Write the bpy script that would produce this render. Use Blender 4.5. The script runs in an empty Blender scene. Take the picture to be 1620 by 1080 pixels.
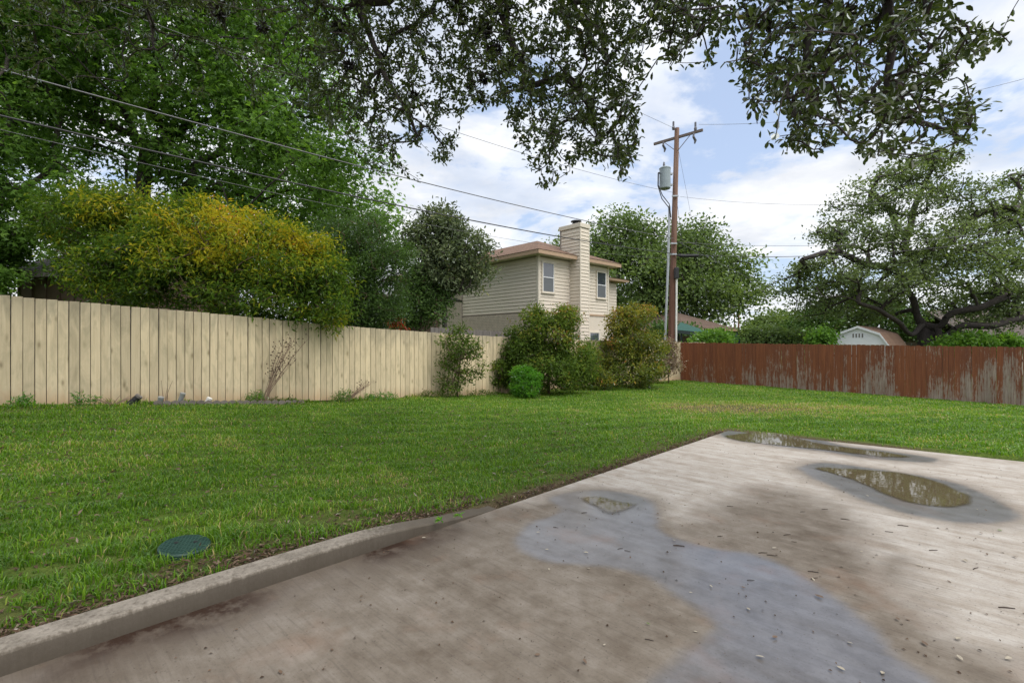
import bpy, math, random
import numpy as np
from mathutils import Vector
R = math.radians
rng = np.random.default_rng(11)
random.seed(5)
S = bpy.context.scene
COL = S.collection

# ------------------------------------------------------------------ camera, sky, sun, exposure
EYE, F = 1.35, 760.0
cam_d = bpy.data.cameras.new('camera'); cam = bpy.data.objects.new('camera', cam_d); COL.objects.link(cam)
cam.location = (0, 0, EYE); cam.rotation_euler = (R(90), 0, 0)
cam_d.sensor_width = 36; cam_d.lens = F/1620*36; cam_d.clip_start = .05; cam_d.clip_end = 2000
S.camera = cam
S.view_settings.view_transform = 'Standard'; S.view_settings.look = 'None'
S.view_settings.gamma = 1; S.view_settings.use_curve_mapping = False
S.view_settings.exposure = 1.3
SUN_EL, SUN_AZ = 62, 128          # azimuth clockwise from +Y (straight ahead): behind the camera, to the right
w = bpy.data.worlds.new('World'); S.world = w; w.use_nodes = True
nt = w.node_tree; nt.nodes.clear()
def N(t, k, **kw):
    n = t.nodes.new(k)
    for a, b in kw.items(): setattr(n, a, b)
    return n
def mth(t, op, a, b=None, c=None, clamp=False):
    n = N(t, 'ShaderNodeMath', operation=op, use_clamp=clamp)
    for i, v in enumerate((a, b, c)):
        if v is None: continue
        if isinstance(v, (int, float)): n.inputs[i].default_value = v
        else: t.links.new(v, n.inputs[i])
    return n.outputs[0]
def ramp(t, fac, stops, interp='LINEAR'):
    n = N(t, 'ShaderNodeValToRGB'); n.color_ramp.interpolation = interp
    e = n.color_ramp.elements
    while len(e) < len(stops): e.new(.5)
    for q, (p, c) in zip(e, stops):
        q.position = p; q.color = (*c, 1) if not isinstance(c, (int, float)) else (c, c, c, 1)
    if fac is not None: t.links.new(fac, n.inputs[0])
    return n.outputs[0]
def noise(t, vec, scale, detail=4, rough=.55, dist=0, dims='3D'):
    n = N(t, 'ShaderNodeTexNoise', noise_dimensions=dims)
    n.inputs['Scale'].default_value = scale; n.inputs['Detail'].default_value = detail
    n.inputs['Roughness'].default_value = rough; n.inputs['Distortion'].default_value = dist
    if vec is not None: t.links.new(vec, n.inputs['Vector'])
    return n.outputs['Fac']
def mapping(t, vec, sc=(1, 1, 1), loc=(0, 0, 0), rot=(0, 0, 0)):
    n = N(t, 'ShaderNodeMapping'); n.inputs['Scale'].default_value = sc; n.inputs['Location'].default_value = loc
    n.inputs['Rotation'].default_value = rot
    t.links.new(vec, n.inputs['Vector']); return n.outputs[0]
def mix(t, fac, a, b, blend='MIX'):
    n = N(t, 'ShaderNodeMix', data_type='RGBA', blend_type=blend)
    for i, v in ((0, fac), (6, a), (7, b)):
        if isinstance(v, (int, float)): n.inputs[i].default_value = v
        elif isinstance(v, tuple): n.inputs[i].default_value = (*v, 1)
        else: t.links.new(v, n.inputs[i])
    return n.outputs[2]
sky = N(nt, 'ShaderNodeTexSky', sky_type='NISHITA', sun_disc=False)
sky.sun_elevation = R(SUN_EL); sky.sun_rotation = R(SUN_AZ); sky.dust_density = 2.0; sky.air_density = 1.0; sky.ozone_density = 1.0
tc = N(nt, 'ShaderNodeTexCoord')
sep = N(nt, 'ShaderNodeSeparateXYZ'); nt.links.new(tc.outputs['Generated'], sep.inputs[0])
zc = mth(nt, 'ADD', mth(nt, 'MAXIMUM', sep.outputs[2], 0.0), .16)
cmb = N(nt, 'ShaderNodeCombineXYZ')
nt.links.new(mth(nt, 'DIVIDE', sep.outputs[0], zc), cmb.inputs[0]); nt.links.new(mth(nt, 'DIVIDE', sep.outputs[1], zc), cmb.inputs[1])
cl = mapping(nt, cmb.outputs[0], loc=(3.9, 1.9, 0.3))
n1 = noise(nt, cl, 1.15, 8, .58, .25); n2 = noise(nt, cl, 3.4, 6, .6)
dens = mth(nt, 'ADD', mth(nt, 'MULTIPLY', n1, .8), mth(nt, 'MULTIPLY', n2, .2))
mask = ramp(nt, dens, [(.385, 0), (.44, .62), (.52, 1)], 'EASE')
n3 = noise(nt, cl, 2.2, 5, .55)
ccol = ramp(nt, n3, [(.33, (3.2, 3.35, 3.65)), (.6, (4.6, 4.65, 4.75))])
SKY_BLUE = mix(nt, .62, sky.outputs[0], (2.35, 2.8, 3.7))       # thin high veil over the blue
skyc = mix(nt, mask, SKY_BLUE, ccol)
bg = N(nt, 'ShaderNodeBackground'); bg.inputs['Strength'].default_value = .1
nt.links.new(skyc, bg.inputs[0])
wo = N(nt, 'ShaderNodeOutputWorld'); nt.links.new(bg.outputs[0], wo.inputs[0])
sl = bpy.data.lights.new('sun', 'SUN'); sl.energy = 1.5; sl.angle = R(60); sl.color = (1, .95, .87)
so = bpy.data.objects.new('sun', sl); COL.objects.link(so)
sd = Vector((math.sin(R(SUN_AZ))*math.cos(R(SUN_EL)), math.cos(R(SUN_AZ))*math.cos(R(SUN_EL)), math.sin(R(SUN_EL))))
so.rotation_euler = (-sd).to_track_quat('-Z', 'Y').to_euler()
so.location = sd*60
S.cycles.max_bounces = 8; S.cycles.diffuse_bounces = 3; S.cycles.transmission_bounces = 4; S.cycles.transparent_max_bounces = 8
try: S.cycles.use_denoising = True
except Exception: pass

# ------------------------------------------------------------------ helpers
def P(px, py, z):
    return np.array(((px-810)*z/F, z, EYE+(540-py)*z/F))
def G(px, py, zg=0.0):                  # point on level ground of height zg
    z = (EYE-zg)*F/(py-540); return np.array(((px-810)*z/F, z, zg))
def link(o, parent=None):
    COL.objects.link(o)
    if parent is not None: o.parent = parent
    return o
def tag(o, label=None, cat=None, group=None, kind=None):
    if label: o['label'] = label
    if cat: o['category'] = cat
    if group: o['group'] = group
    if kind: o['kind'] = kind
    return o
def empty(name, loc, rz=0, label=None, cat=None, group=None):
    o = bpy.data.objects.new(name, None); o.location = loc; o.rotation_euler = (0, 0, rz); o.empty_display_size = .1
    return tag(link(o), label, cat, group)
def mesh_np(name, V, faces, mat, parent=None, attrs=None, smooth=False, kind=None, link_it=True):
    """faces: list of int arrays (m,k)"""
    me = bpy.data.meshes.new(name)
    V = np.asarray(V, np.float32)
    me.vertices.add(len(V)); me.vertices.foreach_set('co', V.ravel())
    faces = [np.asarray(f, np.int32) for f in faces if len(f)]
    loops = np.concatenate([f.ravel() for f in faces])
    tot = np.concatenate([np.full(len(f), f.shape[1], np.int32) for f in faces])
    st = np.concatenate([[0], np.cumsum(tot)[:-1]]).astype(np.int32)
    me.loops.add(len(loops)); me.loops.foreach_set('vertex_index', loops)
    me.polygons.add(len(tot)); me.polygons.foreach_set('loop_start', st); me.polygons.foreach_set('loop_total', tot)
    me.polygons.foreach_set('use_smooth', np.full(len(tot), bool(smooth)))
    for k, a in (attrs or {}).items():
        at = me.attributes.new(k, 'FLOAT', 'POINT'); at.data.foreach_set('value', np.asarray(a, np.float32))
    me.update(calc_edges=True)
    me.materials.append(mat)
    if not link_it: return me
    o = bpy.data.objects.new(name, me); link(o, parent)
    if kind: o['kind'] = kind
    return o
class MB:
    def __init__(s): s.v = []; s.f = {}; s.n = 0
    def add(s, V, faces):
        V = np.asarray(V, float)
        for f in faces: s.f.setdefault(len(f), []).append(np.asarray(f)+s.n)
        s.v.append(V); s.n += len(V); return s
    def box(s, lo, hi, bev=0):
        x0, y0, z0 = lo; x1, y1, z1 = hi
        if bev <= 0:
            V = [(x, y, z) for z in (z0, z1) for x, y in ((x0, y0), (x1, y0), (x1, y1), (x0, y1))]
            return s.add(V, [(3, 2, 1, 0), (4, 5, 6, 7), (0, 1, 5, 4), (1, 2, 6, 5), (2, 3, 7, 6), (3, 0, 4, 7)])
        b = bev; rings = []
        for z, ins in ((z0, b), (z0+b, 0), (z1-b, 0), (z1, b)):
            c = b
            rings.append([(x0+ins+(c if ins == 0 else 0), y0+ins, z), (x1-ins-(c if ins == 0 else 0), y0+ins, z), (x1-ins, y0+ins+(c if ins == 0 else 0), z), (x1-ins, y1-ins-(c if ins == 0 else 0), z),
                          (x1-ins-(c if ins == 0 else 0), y1-ins, z), (x0+ins+(c if ins == 0 else 0), y1-ins, z), (x0+ins, y1-ins-(c if ins == 0 else 0), z), (x0+ins, y0+ins+(c if ins == 0 else 0), z)])
        V = [p for r in rings for p in r]; fs = [tuple(range(7, -1, -1)), tuple(range(24, 32))]
        for k in range(3):
            for i in range(8): j = (i+1) % 8; fs.append((k*8+i, k*8+j, k*8+8+j, k*8+8+i))
        return s.add(V, fs)
    def tube(s, pts, rad, n=8, cap=True):
        pts = np.asarray(pts, float); m = len(pts); rad = np.broadcast_to(np.asarray(rad, float), (m,))
        d = np.gradient(pts, axis=0); d /= np.linalg.norm(d, axis=1)[:, None]+1e-9
        V = []; a = np.arange(n)*2*np.pi/n
        up = np.array((0, 0, 1.)) if abs(d[0][2]) < .9 else np.array((1., 0, 0))
        for i in range(m):
            u = np.cross(d[i], up); u /= np.linalg.norm(u)+1e-9; v = np.cross(u, d[i]); up = v
            V.append(pts[i]+rad[i]*(np.cos(a)[:, None]*u+np.sin(a)[:, None]*v))
        fs = []
        for k in range(m-1):
            for i in range(n): j = (i+1) % n; fs.append((k*n+i, k*n+j, k*n+n+j, k*n+n+i))
        if cap: fs += [tuple(range(n-1, -1, -1)), tuple(range((m-1)*n, m*n))]
        return s.add(np.concatenate(V), fs)
    def lathe(s, c, prof, n=16):
        c = np.asarray(c, float); a = np.arange(n)*2*np.pi/n
        V = [c+np.array((r*math.cos(t), r*math.sin(t), z)) for r, z in prof for t in a]; m = len(prof); fs = []
        for k in range(m-1):
            for i in range(n): j = (i+1) % n; fs.append((k*n+i, k*n+j, k*n+n+j, k*n+n+i))
        fs += [tuple(range(n-1, -1, -1)), tuple(range((m-1)*n, m*n))]
        return s.add(V, fs)
    def prism(s, poly, axis_vec):
        """poly list of 3D points, extruded by axis_vec"""
        A = np.asarray(poly, float); B = A+np.asarray(axis_vec, float); n = len(A)
        fs = [tuple(range(n-1, -1, -1)), tuple(range(n, 2*n))]+[(i, (i+1) % n, n+(i+1) % n, n+i) for i in range(n)]
        return s.add(np.concatenate([A, B]), fs)
    def build(s, name, mat, parent=None, smooth=False, kind=None, link_it=True):
        return mesh_np(name, np.concatenate(s.v), [np.array(f) for f in s.f.values()], mat, parent, smooth=smooth, kind=kind, link_it=link_it)
def inst(name, me, parent, loc=(0, 0, 0), rot=(0, 0, 0), sc=(1, 1, 1)):
    o = bpy.data.objects.new(name, me); o.location = loc; o.rotation_euler = rot; o.scale = sc
    return link(o, parent)
def wave(p, f=1., seed=0):                # smooth pseudo noise -1..1
    r = np.random.default_rng(seed); out = 0; p = np.asarray(p, float)
    for k in range(6):
        d = r.normal(size=p.shape[-1]); d /= np.linalg.norm(d)
        out = out+np.sin(p@d*f*(1+k*.45)*2+r.uniform(0, 6.28))/(1+k*.35)
    return out/3.2

# ------------------------------------------------------------------ materials
def new_mat(name):
    m = bpy.data.materials.new(name); m.use_nodes = True; t = m.node_tree
    return m, t, t.nodes['Principled BSDF'], t.nodes['Material Output']
def bump(t, b, h, strength=.3, dist=.01):
    n = N(t, 'ShaderNodeBump'); n.inputs['Strength'].default_value = strength; n.inputs['Distance'].default_value = dist
    t.links.new(h, n.inputs['Height']); t.links.new(n.outputs[0], b.inputs['Normal'])
def obj_co(t, rnd=0):
    c = N(t, 'ShaderNodeTexCoord').outputs['Object']
    if rnd:
        oi = N(t, 'ShaderNodeObjectInfo'); cb = N(t, 'ShaderNodeCombineXYZ')
        v = mth(t, 'MULTIPLY', oi.outputs['Random'], rnd)
        for i in range(3): t.links.new(v, cb.inputs[i])
        a = N(t, 'ShaderNodeVectorMath', operation='ADD'); t.links.new(c, a.inputs[0]); t.links.new(cb.outputs[0], a.inputs[1])
        return a.outputs[0], oi.outputs['Random']
    return c
def plain(name, col, rough=.7, metal=0, var=.25, scale=6, spec=.4, bmp=.1):
    m, t, b, o = new_mat(name); c = obj_co(t)
    f = noise(t, c, scale, 6)
    t.links.new(mix(t, f, tuple(x*(1-var) for x in col), tuple(min(1, x*(1+var)) for x in col)), b.inputs['Base Color'])
    b.inputs['Roughness'].default_value = rough; b.inputs['Metallic'].default_value = metal; b.inputs['Specular IOR Level'].default_value = spec
    if bmp: bump(t, b, noise(t, c, scale*8, 4), bmp, .01)
    return m
def leaf_mat(name, stops, trans=.35, rough=.5, gloss=.10):
    m, t, b, o = new_mat(name); t.nodes.remove(b)
    at = N(t, 'ShaderNodeAttribute', attribute_name='tone')
    col = ramp(t, at.outputs['Fac'], stops)
    d = N(t, 'ShaderNodeBsdfDiffuse'); t.links.new(col, d.inputs[0])
    tr = N(t, 'ShaderNodeBsdfTranslucent'); t.links.new(mix(t, 1, col, (1.5, 1.6, .7), 'MULTIPLY'), tr.inputs[0])
    g = N(t, 'ShaderNodeBsdfGlossy'); g.inputs['Roughness'].default_value = rough; g.inputs[0].default_value = (.9, .95, 1, 1)
    m1 = N(t, 'ShaderNodeMixShader'); m1.inputs[0].default_value = trans
    t.links.new(d.outputs[0], m1.inputs[1]); t.links.new(tr.outputs[0], m1.inputs[2])
    fr = N(t, 'ShaderNodeFresnel'); fr.inputs[0].default_value = 1.4
    m2 = N(t, 'ShaderNodeMixShader'); t.links.new(mth(t, 'MULTIPLY', fr.outputs[0], gloss*2.2, clamp=True), m2.inputs[0])
    t.links.new(m1.outputs[0], m2.inputs[1]); t.links.new(g.outputs[0], m2.inputs[2]); t.links.new(m2.outputs[0], o.inputs[0])
    return m
def bark_mat(name, c0, c1, sc=3):
    m, t, b, o = new_mat(name); c = obj_co(t)
    f = noise(t, mapping(t, c, (sc*2, sc*2, sc*.6)), 3, 8, .65)
    t.links.new(ramp(t, f, [(.3, c0), (.7, c1)]), b.inputs['Base Color']); b.inputs['Roughness'].default_value = .9
    bump(t, b, f, .8, .03); return m
M = {}
M['bark'] = bark_mat('oak_bark', (.025, .02, .017), (.10, .085, .072))
M['bark_dark'] = bark_mat('dark_bark', (.018, .014, .013), (.065, .052, .047))
M['bark_grey'] = bark_mat('grey_bark', (.05, .043, .036), (.16, .14, .12))
M['stem'] = plain('stem', (.12, .085, .055), .85)
M['dry_stem'] = plain('dry_stem', (.24, .17, .12), .9)
M['seed'] = plain('seed_head', (.06, .035, .022), .9)
M['oak'] = leaf_mat('oak_leaves', [(0, (.026, .038, .010)), (.5, (.055, .082, .018)), (.85, (.095, .125, .028)), (1, (.15, .14, .04))], .30, .45, .12)
M['maple'] = leaf_mat('maple_leaves', [(0, (.055, .11, .022)), (.5, (.12, .225, .042)), (1, (.22, .35, .07))], .5, .5, .05)
M['photinia'] = leaf_mat('photinia_leaves', [(0, (.04, .08, .014)), (.42, (.10, .175, .022)), (.66, (.30, .32, .026)), (.86, (.52, .40, .03)), (1, (.50, .22, .035))], .4, .5, .05)
M['juniper'] = leaf_mat('fine_dark_leaves', [(0, (.04, .075, .02)), (.6, (.085, .155, .035)), (1, (.15, .24, .05))], .3)
M['loquat'] = leaf_mat('loquat_leaves', [(0, (.06, .085, .04)), (.55, (.135, .17, .085)), (.9, (.25, .28, .14)), (1, (.30, .28, .11))], .25, .5, .1)
M['far_oak'] = leaf_mat('far_oak_leaves', [(0, (.07, .11, .036)), (.55, (.14, .205, .06)), (1, (.25, .32, .10))], .35)
M['live_oak'] = leaf_mat('live_oak_leaves', [(0, (.075, .10, .045)), (.55, (.15, .20, .072)), (1, (.27, .33, .125))], .33)
M['shrub'] = leaf_mat('privet_leaves', [(0, (.045, .08, .014)), (.5, (.095, .155, .024)), (.8, (.18, .22, .034)), (.93, (.27, .20, .04)), (1, (.25, .11, .05))], .4, .45, .06)
M['shrub_gold'] = leaf_mat('gold_shrub_leaves', [(0, (.055, .085, .015)), (.45, (.13, .165, .022)), (.8, (.28, .24, .03)), (1, (.36, .17, .04))], .35)
M['bright'] = leaf_mat('bright_leaves', [(0, (.05, .15, .013)), (.6, (.10, .27, .022)), (1, (.19, .37, .03))], .4)
M['lime'] = leaf_mat('lime_leaves', [(0, (.06, .13, .02)), (.6, (.12, .24, .03)), (1, (.22, .34, .06))], .45)
M['dry_leaf'] = leaf_mat('dry_bush_leaves', [(0, (.10, .07, .05)), (.4, (.2, .13, .09)), (.7, (.36, .30, .26)), (1, (.16, .16, .05))], .3)
M['red_leaf'] = leaf_mat('red_leaves', [(0, (.2, .03, .01)), (1, (.5, .11, .03))], .4)
M['grass'] = leaf_mat('grass_blades', [(0, (.036, .085, .009)), (.42, (.10, .21, .016)), (.74, (.185, .315, .027)), (.9, (.36, .37, .09)), (1, (.42, .31, .17))], .4, .5, .03)
M['litter'] = leaf_mat('leaf_litter', [(0, (.05, .032, .022)), (.5, (.14, .09, .06)), (.85, (.25, .19, .14)), (1, (.45, .41, .36))], .1)
M['moss'] = leaf_mat('ball_moss', [(0, (.02, .016, .014)), (1, (.06, .05, .045))], .1)
M['pale_leaf'] = plain('pale_dead_leaf', (.34, .30, .23), .6, scale=30)
M['brown_leaf'] = plain('brown_dead_leaf', (.13, .085, .055), .6, scale=30)
M['green_leaf'] = plain('green_dropped_leaf', (.09, .14, .03), .5, scale=30)
M['twig'] = plain('twig', (.055, .04, .032), .9, scale=30)

def wood_cream():
    m, t, b, o = new_mat('cream_fence_paint'); c, rn = obj_co(t, 37)
    oc = N(t, 'ShaderNodeTexCoord').outputs['Object']
    g1 = noise(t, mapping(t, c, (28, 28, 1.0)), 1, 6, .6, 1.0)
    g2 = noise(t, mapping(t, c, (7, 7, 1.9)), 1, 4, .6, .8)
    kn = N(t, 'ShaderNodeTexVoronoi'); kn.inputs['Scale'].default_value = 1
    t.links.new(mapping(t, c, (6.5, 3, 2.4)), kn.inputs['Vector'])
    wv = noise(t, mapping(t, c, (9, 9, 4)), 1, 3)
    k = ramp(t, mth(t, 'ADD', kn.outputs['Distance'], mth(t, 'MULTIPLY', wv, .12)), [(.12, 1), (.2, .35), (.3, 0)])
    base = ramp(t, g1, [(.3, (.56, .455, .29)), (.7, (.67, .565, .375))])
    base = mix(t, mth(t, 'MULTIPLY', ramp(t, g2, [(.45, 0), (.7, 1)]), .6), base, (.34, .29, .18))
    base = mix(t, mth(t, 'MULTIPLY', k, .75), base, (.23, .18, .095))
    sp = N(t, 'ShaderNodeSeparateXYZ'); t.links.new(oc, sp.inputs[0])
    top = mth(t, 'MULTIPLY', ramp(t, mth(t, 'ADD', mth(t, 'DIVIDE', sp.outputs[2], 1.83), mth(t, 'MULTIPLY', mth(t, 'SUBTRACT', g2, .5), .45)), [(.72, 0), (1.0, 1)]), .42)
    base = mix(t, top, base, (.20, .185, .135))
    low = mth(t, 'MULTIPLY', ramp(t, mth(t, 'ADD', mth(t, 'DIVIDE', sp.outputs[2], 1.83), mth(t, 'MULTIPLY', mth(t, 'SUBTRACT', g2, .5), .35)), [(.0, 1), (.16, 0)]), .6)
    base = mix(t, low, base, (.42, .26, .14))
    val = N(t, 'ShaderNodeHueSaturation'); t.links.new(base, val.inputs['Color'])
    t.links.new(mth(t, 'MULTIPLY_ADD', rn, .28, .87), val.inputs['Value'])
    t.links.new(val.outputs[0], b.inputs['Base Color']); b.inputs['Roughness'].default_value = .75
    bump(t, b, g1, .25, .004); return m
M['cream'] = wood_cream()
def wood_red():
    m, t, b, o = new_mat('peeling_red_stain'); c, rn = obj_co(t, 53)
    oc = N(t, 'ShaderNodeTexCoord').outputs['Object']
    wp = N(t, 'ShaderNodeNewGeometry').outputs['Position']
    g1 = noise(t, mapping(t, c, (26, 26, 1.1)), 1, 6, .65, .6)
    fl = noise(t, mapping(t, c, (30, 30, 5)), 1, 6, .72)
    big = noise(t, mapping(t, wp, (.8, .8, .75), (2, 0, 0)), 1, 5, .65)
    sp = N(t, 'ShaderNodeSeparateXYZ'); t.links.new(oc, sp.inputs[0])
    hz = mth(t, 'DIVIDE', sp.outputs[2], 1.83)
    pr = N(t, 'ShaderNodeSeparateXYZ'); t.links.new(wp, pr.inputs[0])
    side = mth(t, 'MULTIPLY', mth(t, 'SUBTRACT', pr.outputs[0], 11.5), .012)
    v = mth(t, 'ADD', mth(t, 'MULTIPLY', fl, .62), mth(t, 'MULTIPLY', g1, .40))
    v = mth(t, 'ADD', v, mth(t, 'MULTIPLY', big, .42)); v = mth(t, 'ADD', v, mth(t, 'MULTIPLY', hz, -.16))
    v = mth(t, 'ADD', v, side); v = mth(t, 'ADD', v, mth(t, 'MULTIPLY', rn, .13))
    peel = ramp(t, v, [(.765, 0), (.80, .6), (.96, 1)])
    red = ramp(t, g1, [(.3, (.125, .035, .012)), (.7, (.26, .088, .032))])
    red = mix(t, mth(t, 'MULTIPLY', rn, .35), red, (.09, .03, .02))
    gray = ramp(t, g1, [(.3, (.19, .15, .12)), (.7, (.36, .31, .26))])
    t.links.new(mix(t, peel, red, gray), b.inputs['Base Color']); b.inputs['Roughness'].default_value = .8
    bump(t, b, g1, .3, .004); return m
M['red'] = wood_red()
def wood_gray():
    m, t, b, o = new_mat('weathered_grey_wood'); c, rn = obj_co(t, 31)
    g1 = noise(t, mapping(t, c, (26, 26, 1.2)), 1, 6, .6)
    t.links.new(ramp(t, g1, [(.3, (.10, .09, .08)), (.7, (.21, .19, .17))]), b.inputs['Base Color']); b.inputs['Roughness'].default_value = .9
    return m
M['grey_wood'] = wood_gray()
def pole_wood():
    m, t, b, o = new_mat('pole_wood'); c = obj_co(t)
    g1 = noise(t, mapping(t, c, (14, 14, .35)), 1, 6, .65)
    sp = N(t, 'ShaderNodeSeparateXYZ'); t.links.new(c, sp.inputs[0])
    up = ramp(t, mth(t, 'DIVIDE', sp.outputs[2], 13), [(.35, 0), (.85, 1)])
    lo = ramp(t, g1, [(.3, (.085, .036, .022)), (.7, (.20, .10, .068))]); hi = ramp(t, g1, [(.3, (.16, .085, .06)), (.7, (.34, .22, .17))])
    t.links.new(mix(t, up, lo, hi), b.inputs['Base Color']); b.inputs['Roughness'].default_value = .85; bump(t, b, g1, .5, .01); return m
M['pole'] = pole_wood()
M['arm'] = plain('crossarm_wood', (.17, .135, .12), .85, scale=10)
M['galv'] = plain('galvanised_metal', (.42, .44, .46), .45, .6)
M['trafo'] = plain('transformer_grey_paint', (.27, .32, .345), .4)
M['porc'] = plain('porcelain_grey', (.13, .13, .15), .3)
M['black'] = plain('black_plastic', (.02, .02, .022), .5)
M['wire'] = plain('wire_sheath', (.035, .035, .04), .6, bmp=0)
M['wire_al'] = plain('aluminium_wire', (.13, .13, .14), .5, .3, bmp=0)
M['pvc'] = plain('white_pvc', (.75, .74, .7), .5)
M['siding'] = plain('beige_siding_paint', (.66, .59, .49), .7, var=.06, scale=2, bmp=.05)
M['trim'] = plain('cream_trim_paint', (.66, .60, .50), .65, var=.05)
M['fascia'] = plain('tan_fascia_paint', (.43, .30, .20), .65, var=.1)
def roof_mat(name, c0, c1):
    m, t, b, o = new_mat(name); c = obj_co(t)
    br = N(t, 'ShaderNodeTexBrick'); br.inputs['Scale'].default_value = 1; br.inputs['Brick Width'].default_value = .32; br.inputs['Row Height'].default_value = .14; br.inputs['Mortar Size'].default_value = .008
    br.inputs['Color1'].default_value = (*c0, 1); br.inputs['Color2'].default_value = (*c1, 1); br.inputs['Mortar'].default_value = tuple(x*.5 for x in c0)+(1,)
    t.links.new(c, br.inputs['Vector'])
    t.links.new(mix(t, mth(t, 'MULTIPLY', noise(t, c, 40, 3), .5), br.outputs[0], tuple(x*1.3 for x in c1)), b.inputs['Base Color']); b.inputs['Roughness'].default_value = .95
    bump(t, b, br.outputs['Fac'], .4, .01); return m
M['roof'] = roof_mat('brown_shingles', (.115, .066, .042), (.17, .102, .068))
M['roof_dk'] = roof_mat('grey_brown_shingles', (.06, .048, .042), (.105, .085, .073))
M['roof_far'] = roof_mat('dull_brown_shingles', (.075, .05, .038), (.12, .08, .06))
M['brick'] = plain('pale_brick', (.55, .47, .385), .85, var=.3, scale=5)
M['mortar'] = plain('mortar', (.30, .265, .225), .9)
M['dkwall'] = plain('brown_plank_wall', (.17, .115, .085), .8, scale=3)
M['white'] = plain('white_paint', (.74, .75, .77), .6, var=.05)
M['bluewall'] = plain('blue_paint', (.035, .06, .12), .6)
M['greentarp'] = plain('green_canvas', (.02, .075, .06), .8)
M['dkgreen'] = plain('dark_green_metal', (.03, .045, .045), .6)
m_, t_, b_, o_ = new_mat('window_glass'); b_.inputs['Base Color'].default_value = (.05, .06, .075, 1); b_.inputs['Roughness'].default_value = .04; b_.inputs['Specular IOR Level'].default_value = 1.0; b_.inputs['Coat Weight'].default_value = 1.0
bump(t_, b_, noise(t_, obj_co(t_), 1.5, 2), .05, .02)
M['glass'] = m_
m_, t_, b_, o_ = new_mat('insect_screen'); b_.inputs['Base Color'].default_value = (.13, .14, .15, 1); b_.inputs['Roughness'].default_value = .35; M['screen'] = m_
M['lid'] = plain('green_plastic_lid', (.02, .055, .042), .55, scale=20)
M['edging'] = plain('edging_concrete', (.17, .15, .13), .9, scale=20)
def ground_mat():
    m, t, b, o = new_mat('lawn_soil'); c = N(t, 'ShaderNodeNewGeometry').outputs['Position']
    n1 = noise(t, c, .55, 5, .6); n2 = noise(t, c, 22, 5, .65); n3 = noise(t, c, 90, 3, .6)
    g = ramp(t, mth(t, 'ADD', mth(t, 'MULTIPLY', n2, .6), mth(t, 'MULTIPLY', n3, .4)), [(.3, (.026, .042, .009)), (.5, (.075, .12, .018)), (.7, (.14, .18, .035))])
    soil = ramp(t, n3, [(.3, (.05, .036, .022)), (.7, (.13, .10, .06))])
    at = N(t, 'ShaderNodeAttribute', attribute_name='bare')
    t.links.new(mix(t, at.outputs['Fac'], g, soil), b.inputs['Base Color']); b.inputs['Roughness'].default_value = .95
    b.inputs['Specular IOR Level'].default_value = .1
    bump(t, b, n3, .6, .03); return m
M['ground'] = ground_mat()
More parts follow.
